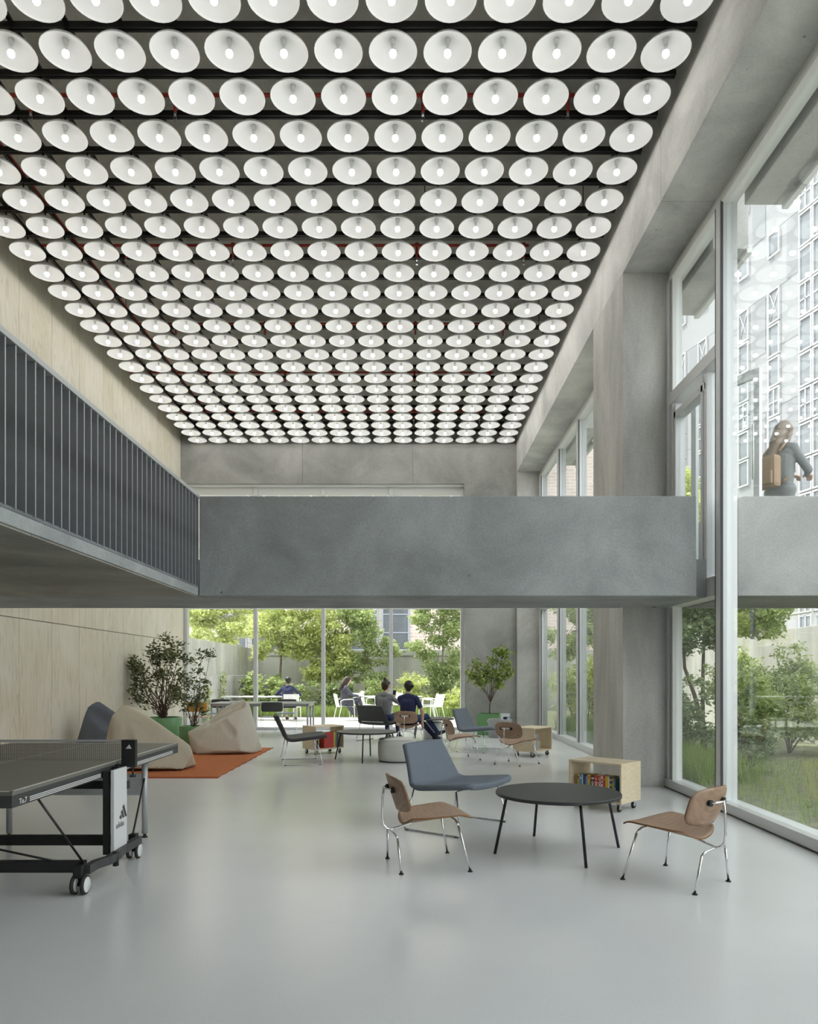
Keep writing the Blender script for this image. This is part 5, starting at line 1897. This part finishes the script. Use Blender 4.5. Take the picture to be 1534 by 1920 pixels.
gr = thing('lamp_rail_grid', 'black steel rail grid carrying the pendant lamps under the ceiling', 'rails', (0, 0, 0))
cr = None
for i in range(-4, 23):
    y = 6.532 + (i - 1) * DYL
    if cr is None:
        cr = MB().box(-5.45, XB - 0.03, -0.030, -0.006, 7.232, 7.285).box(-5.45, XB - 0.03, 0.006, 0.030, 7.232, 7.285).box(-5.45, XB - 0.03, -0.006, 0.006, 7.262, 7.285).build('cross_rail', 'black_steel', gr)
        o = cr
    else:
        o = cr.copy()
        COL.objects.link(o)
    o.location = (0, y, 0)
lr = None
for k in range(16):
    if lr is None:
        lr = MB().box(-0.017, 0.017, 3.8, 17.55, 7.287, 7.322).build('long_rail', 'black_steel', gr)
        o = lr
    else:
        o = lr.copy()
        COL.objects.link(o)
    o.location = (XR0 - k * DX, 0, 0)
for x in (-4.8, -2.3, 0.2, 2.2):
    for y in (6.0, 9.1, 12.2, 15.3):
        MB().cyl((x, y, 7.285), (x, y, ZC), 0.006, 0.006, 6).build('hanger', 'black_steel', gr)

sp = thing('sprinkler_system', 'red sprinkler pipes with drop heads between lamps and concrete ceiling', 'pipes', (0, 0, 0))
ZP = 7.40
for y, x1, heads in ((7.48, 1.72, (-3.93, -2.43, 0.144, 1.65)), (10.1, 1.68, (-3.97, -2.47, 0.11, 1.61)), (12.35, 1.68, (-4.0, -2.47, 0.11, 1.61)), (14.35, 1.68, (-4.0, -2.47, 0.11, 1.61)), (16.45, 1.68, (-4.0, -2.47, 0.11, 1.61))):
    MB().tube([(-5.55, y, ZP), (x1, y, ZP)], 0.020, 8).build('branch_pipe', 'red_pipe', sp)
    for x in heads:
        xx = x + 0.0
        dp = MB().tube([(xx, y, ZP + 0.012), (xx, y, ZP - 0.19)], 0.017, 8).cyl((xx, y, ZP - 0.03), (xx, y, ZP + 0.03), 0.027, 0.027, 10).build('drop_pipe', 'red_pipe', sp)
        MB().cyl((xx, y, ZP - 0.215), (xx, y, ZP - 0.185), 0.014, 0.017, 10).tube([(xx - 0.012, y, ZP - 0.215), (xx - 0.016, y, ZP - 0.24), (xx, y, ZP - 0.262)], 0.003, 5).tube([(xx + 0.012, y, ZP - 0.215), (xx + 0.016, y, ZP - 0.24), (xx, y, ZP - 0.262)], 0.003, 5).cyl((xx, y, ZP - 0.268), (xx, y, ZP - 0.262), 0.017, 0.017, 10).build('sprinkler_head', 'chrome', dp)
MB().tube([(-0.61, 1.0, ZP + 0.04), (-0.61, 7.75, ZP + 0.04)], 0.040, 10).build('main_pipe', 'red_pipe', sp)
MB().tube([(-4.68, 7.4, ZP + 0.04), (-4.68, 17.4, ZP + 0.04)], 0.026, 10).build('main_pipe', 'red_pipe', sp)

# ------------------------------------------------------------------ garden planting
def shrub(label, loc, r, h, n, lsize, lmat, group='shrubs in the garden bed', aspect=0.45, bark='bark'):
    t = thing('garden_shrub', label, 'shrub', loc, 0, group)
    cl = []
    for k in range(9):
        a = RNG.random() * 2 * PI
        q = RNG.random() ** 0.5 * 0.6
        cl.append(((r * q * math.cos(a), r * q * math.sin(a), h * (0.25 + 0.55 * RNG.random())), (r * 0.5, r * 0.5, h * 0.26)))
    branches((0, 0, -0.02), [c for c, _ in cl], t, bark, 0.016, 0.004)
    sub = []
    for c, q in cl:
        for p in blob_points(7, c, q, 0.3):
            p[2] = max(p[2], 0.12)
            sub.append((p, (q[0] * 0.42, q[1] * 0.42, q[2] * 0.36)))
    P = cluster_points(int(n * 2.2), sub)
    P[:, 2] = P[:, 2].clip(0.03)
    leaves(P, lsize, t, lmat, aspect=aspect)
    return t


tree('garden_tree', 'young light green tree with a slim straight trunk, left of the middle window post', 'tree', (-4.55, 25.2, 0), [(0, 0, 0), (0.02, 0, 0.8), (0.06, 0, 1.7), (0.1, 0, 2.4), (0.12, 0, 3.0)],
     [((-0.5, 0, 2.3), (0.55, 0.5, 0.45)), ((0.45, 0, 2.4), (0.6, 0.5, 0.5)), ((0.1, 0.2, 3.1), (0.9, 0.7, 0.5)), ((-0.7, 0.2, 3.2), (0.6, 0.6, 0.5)), ((0.2, 0, 3.9), (0.9, 0.8, 0.6)), ((0.7, 0, 3.0), (0.6, 0.5, 0.5)), ((-0.1, 0, 2.75), (0.7, 0.5, 0.4))], 4200, 0.115, 'leaf_bright', r0=0.055, group='garden trees')
tree('garden_tree', 'broad light green tree spreading around the middle window post', 'tree', (-2.75, 25.6, 0), [(0, 0, 0), (-0.1, 0, 0.7), (-0.05, 0, 1.3), (0.15, 0, 1.9), (0.1, 0, 2.6)],
     [((-0.8, 0, 1.75), (0.6, 0.5, 0.40)), ((0.6, 0, 2.0), (0.6, 0.6, 0.45)), ((-0.2, 0.1, 2.5), (0.9, 0.7, 0.5)), ((0.7, 0, 2.9), (0.7, 0.6, 0.5)), ((-0.6, 0, 3.2), (0.8, 0.6, 0.5)), ((0.2, 0, 3.8), (1.1, 0.8, 0.6)), ((-0.9, 0, 2.5), (0.6, 0.5, 0.5)), ((0.1, 0, 1.65), (0.6, 0.5, 0.35)), ((-0.4, 0, 1.35), (0.5, 0.4, 0.25))], 5600, 0.115, 'leaf_bright', r0=0.05, group='garden trees')
tree('garden_tree', 'dark green tree with thin forked stems behind the reading person', 'tree', (-1.55, 25.4, 0), [(0, 0, 0), (0.04, 0, 0.7), (0.0, 0, 1.2), (0.08, 0, 1.7)],
     [((-0.4, 0, 1.4), (0.5, 0.4, 0.30)), ((0.45, 0, 1.3), (0.55, 0.4, 0.30)), ((0.1, 0.1, 1.9), (0.6, 0.5, 0.4)), ((0.7, 0, 2.3), (0.5, 0.4, 0.4)), ((0.0, 0, 2.8), (0.6, 0.5, 0.5)), ((-0.3, 0, 3.5), (0.8, 0.7, 0.6))], 3600, 0.10, 'leaf_mid', r0=0.04, group='garden trees')
tree('garden_tree', 'tall multi-stemmed green tree beside the right edge of the far window', 'tree', (1.05, 25.6, 0), [(0, 0, 0), (0.1, 0, 0.9), (0.14, 0, 1.8), (0.18, 0, 3.0), (0.1, 0, 4.2)],
     [((-0.1, 0, 0.9), (0.8, 0.6, 0.6)), ((0.5, 0, 1.0), (0.7, 0.6, 0.7)), ((0.3, 0, 2.0), (0.7, 0.6, 0.6)), ((-0.4, 0.1, 2.4), (0.6, 0.5, 0.4)), ((0.5, 0, 3.1), (0.8, 0.6, 0.6)), ((-0.5, 0, 3.4), (0.6, 0.5, 0.4)), ((0.3, 0, 4.1), (0.9, 0.7, 0.5))], 6200, 0.10, 'leaf_mid', bark='bark_pale', r0=0.045, group='garden trees')
tree('street_tree', 'pale green tree standing beyond the left garden wall', 'tree', (-7.6, 29.5, 0), [(0, 0, 0), (0, 0, 2), (0.05, 0, 2.9), (0.02, 0, 3.6)],
     [((-0.8, 0, 3.2), (0.7, 0.6, 0.5)), ((0.7, 0, 3.3), (0.8, 0.6, 0.5)), ((0.0, 0, 4.0), (1.3, 0.8, 0.6)), ((-1.2, 0, 4.2), (0.9, 0.7, 0.5)), ((1.2, 0, 4.1), (0.9, 0.7, 0.5)), ((0, 0, 2.7), (0.5, 0.4, 0.3))], 4200, 0.13, 'leaf_bright', bark='bark_pale', r0=0.10, group='street trees')
for i, (x, y, r, h, n, s_, mt, lb) in enumerate((
        (-5.05, 24.4, 0.80, 1.45, 1500, 0.15, 'leaf_mid', 'large-leaved shrub in the left corner of the garden, behind the long white table'),
        (-4.15, 24.3, 0.65, 1.30, 1100, 0.12, 'leaf_mid', 'leafy shrub left of the head of the person in the blue shirt'),
        (-3.05, 24.6, 0.85, 1.25, 1500, 0.10, 'leaf_mid', 'pale flecked shrub right of the person in the blue shirt'),
        (-2.30, 24.4, 0.6, 1.15, 900, 0.10, 'leaf_dark', 'dark low shrub left of the reading person, behind the window post'),
        (-1.0, 24.6, 0.75, 1.25, 1400, 0.09, 'leaf_mid', 'rounded shrub between the reading person and the person with the bun'),
        (-0.1, 24.5, 0.95, 1.50, 2000, 0.09, 'leaf_bright', 'bright yellow-green shrub behind the two seated people indoors'),
        (1.55, 23.9, 0.6, 0.95, 1000, 0.09, 'leaf_bright', 'bright low shrub behind the two empty white chairs'),
        (2.3, 24.8, 0.8, 1.4, 1500, 0.10, 'leaf_dark', 'dark shrub half hidden behind the concrete pier'))):
    shrub(lb, (x, y, 0.02), r, h, n, s_, mt)
for i, (x, y, r, h, n, s_, mt, lb) in enumerate((
        (4.35, 11.4, 0.55, 1.30, 1600, 0.075, 'leaf_dark', 'dense dark shrub outside the narrow pane beside the near column'),
        (5.5, 11.8, 0.80, 1.55, 2600, 0.075, 'leaf_mid', 'large glossy shrub behind the tall right-hand pane'),
        (6.6, 12.5, 0.85, 1.9, 2600, 0.08, 'leaf_mid', 'tall loose shrub close to the street-side garden wall, right'),
        (4.75, 10.0, 0.50, 1.0, 1300, 0.07, 'leaf_dark', 'low spreading shrub under the footbridge'),
        (6.85, 14.9, 0.7, 1.8, 1600, 0.09, 'leaf_mid', 'loose shrub farther back along the street-side garden wall'),
        (4.2, 14.6, 0.6, 1.5, 1500, 0.08, 'leaf_mid', 'shrub outside the second bay, nearest the column'),
        (4.25, 17.0, 0.65, 1.9, 1700, 0.085, 'leaf_bright', 'bright upright shrub outside the second bay, middle'),
        (4.5, 19.6, 0.75, 1.7, 1700, 0.09, 'leaf_mid', 'shrub outside the second bay, farthest from the column'))):
    shrub(lb, (x, y, 0.015), r, h, n, s_, mt, 'shrubs in the side planting bed')
tree('garden_tree', 'dark tree with a curved leaning trunk outside the narrow pane', 'tree', (5.30, 12.9, 0), [(0, 0, 0), (-0.06, 0, 0.55), (-0.18, 0, 1.0), (-0.34, 0.05, 1.5), (-0.36, 0.1, 2.1)],
     [((-0.6, 0, 2.0), (0.5, 0.5, 0.35)), ((0.2, 0.1, 2.2), (0.6, 0.5, 0.4)), ((0.0, 0, 2.7), (0.8, 0.6, 0.45)), ((0.9, 0, 2.5), (0.6, 0.5, 0.4)), ((-0.4, 0, 3.4), (0.7, 0.6, 0.5))], 4200, 0.085, 'leaf_dark', r0=0.055, group='side garden trees')
tree('garden_tree', 'slim tree with an upright trunk next to the leaning tree in the side garden', 'tree', (5.55, 13.6, 0), [(0, 0, 0), (0, 0, 1.2), (0.02, 0, 2.2), (0.05, 0, 3.0)],
     [((0.4, 0, 2.4), (0.6, 0.5, 0.4)), ((-0.3, 0, 2.6), (0.5, 0.5, 0.4)), ((0.9, 0, 2.9), (0.6, 0.5, 0.4)), ((0.2, 0, 3.3), (0.8, 0.6, 0.5))], 3000, 0.085, 'leaf_mid', r0=0.045, group='side garden trees')
tree('garden_tree', 'tall tree outside the second bay, seen through its upper panes', 'tree', (5.0, 21.0, 0), [(0, 0, 0), (0, 0, 1.4), (0.05, 0, 2.6), (0.05, 0, 3.4)],
     [((-0.4, 0, 2.4), (0.7, 0.6, 0.5)), ((0.5, 0, 2.8), (0.7, 0.6, 0.5)), ((0, 0, 3.5), (0.9, 0.7, 0.6))], 3000, 0.10, 'leaf_mid', r0=0.05, group='side garden trees')
tree('street_tree', 'light green street tree seen above the bridge beside the glass door', 'tree', (8.9, 21.0, 0), [(0, 0, 0), (0, 0, 2.2), (0.05, 0, 3.8), (-0.1, 0, 5.0)],
     [((-0.9, 0, 4.6), (0.9, 0.8, 0.6)), ((0.6, 0, 5.0), (0.9, 0.8, 0.6)), ((-0.4, 0, 6.1), (0.9, 0.8, 0.7)), ((-1.2, 0, 5.6), (0.7, 0.6, 0.5)), ((-0.8, 0, 7.0), (0.5, 0.5, 0.5)), ((-0.6, 0, 3.9), (0.9, 0.7, 0.5))], 3600, 0.13, 'leaf_bright', r0=0.09, group='street trees')
for x, y, h, lb in ((-5.86, 20.6, 0.95, 'climbing vine on the left terrace wall, nearer strand'), (-5.86, 22.4, 1.35, 'climbing vine on the left terrace wall, taller strand')):
    t = thing('climbing_vine', lb, 'plant', (x, y, 0), 0, 'vines on the terrace wall')
    MB().tube([(0, 0, 0), (0.01, 0.05, h * 0.4), (0.0, -0.04, h)], 0.008, 5).build('stem', 'bark', t)
    P = np.stack([RNG.random(320) * 0.07 + 0.05, RNG.normal(size=320) * 0.13, RNG.random(320) * h * 1.05 + 0.05], 1)
    leaves(P, 0.075, t, 'leaf_mid', aspect=0.6)


def grass(name, label, x0, x1, y0, y1, n, h, wv=0.012):
    P = np.stack([x0 + (x1 - x0) * RNG.random(n), y0 + (y1 - y0) * RNG.random(n), np.full(n, 0.015)], 1)
    lean = RNG.normal(size=(n, 2)) * 0.33
    hh = h * (0.55 + 0.6 * RNG.random(n))
    a = RNG.random(n) * 2 * PI
    s = np.stack([np.cos(a), np.sin(a), np.zeros(n)], 1) * wv * 0.5
    mid = P + np.stack([lean[:, 0] * hh * 0.35, lean[:, 1] * hh * 0.35, hh * 0.6], 1)
    tip = P + np.stack([lean[:, 0] * hh, lean[:, 1] * hh, hh], 1)
    V = np.stack([P - s, P + s, mid + s * 0.7, mid - s * 0.7, tip], 1).reshape(-1, 3)
    i = np.arange(n) * 5
    T = np.concatenate([np.stack([i, i + 1, i + 2], 1), np.stack([i, i + 2, i + 3], 1), np.stack([i + 3, i + 2, i + 4], 1)])
    o = np_mesh(name, V, T, 'grass_blade', None)
    return tag(o, label, 'grass', None, 'stuff')


grass('meadow_grass', 'strip of long green grass along the terrace edge', -5.6, 3.0, 23.42, 24.1, 9000, 0.38)
grass('ornamental_grass', 'tufts of long ornamental grass just outside the side glazing', 3.62, 4.4, 8.95, 18.0, 9000, 0.42, 0.008)
grass('shade_grass', 'thin grass growing in the side bed in front of the footbridge', 3.55, 7.6, 3.0, 11.0, 7000, 0.16, 0.007)
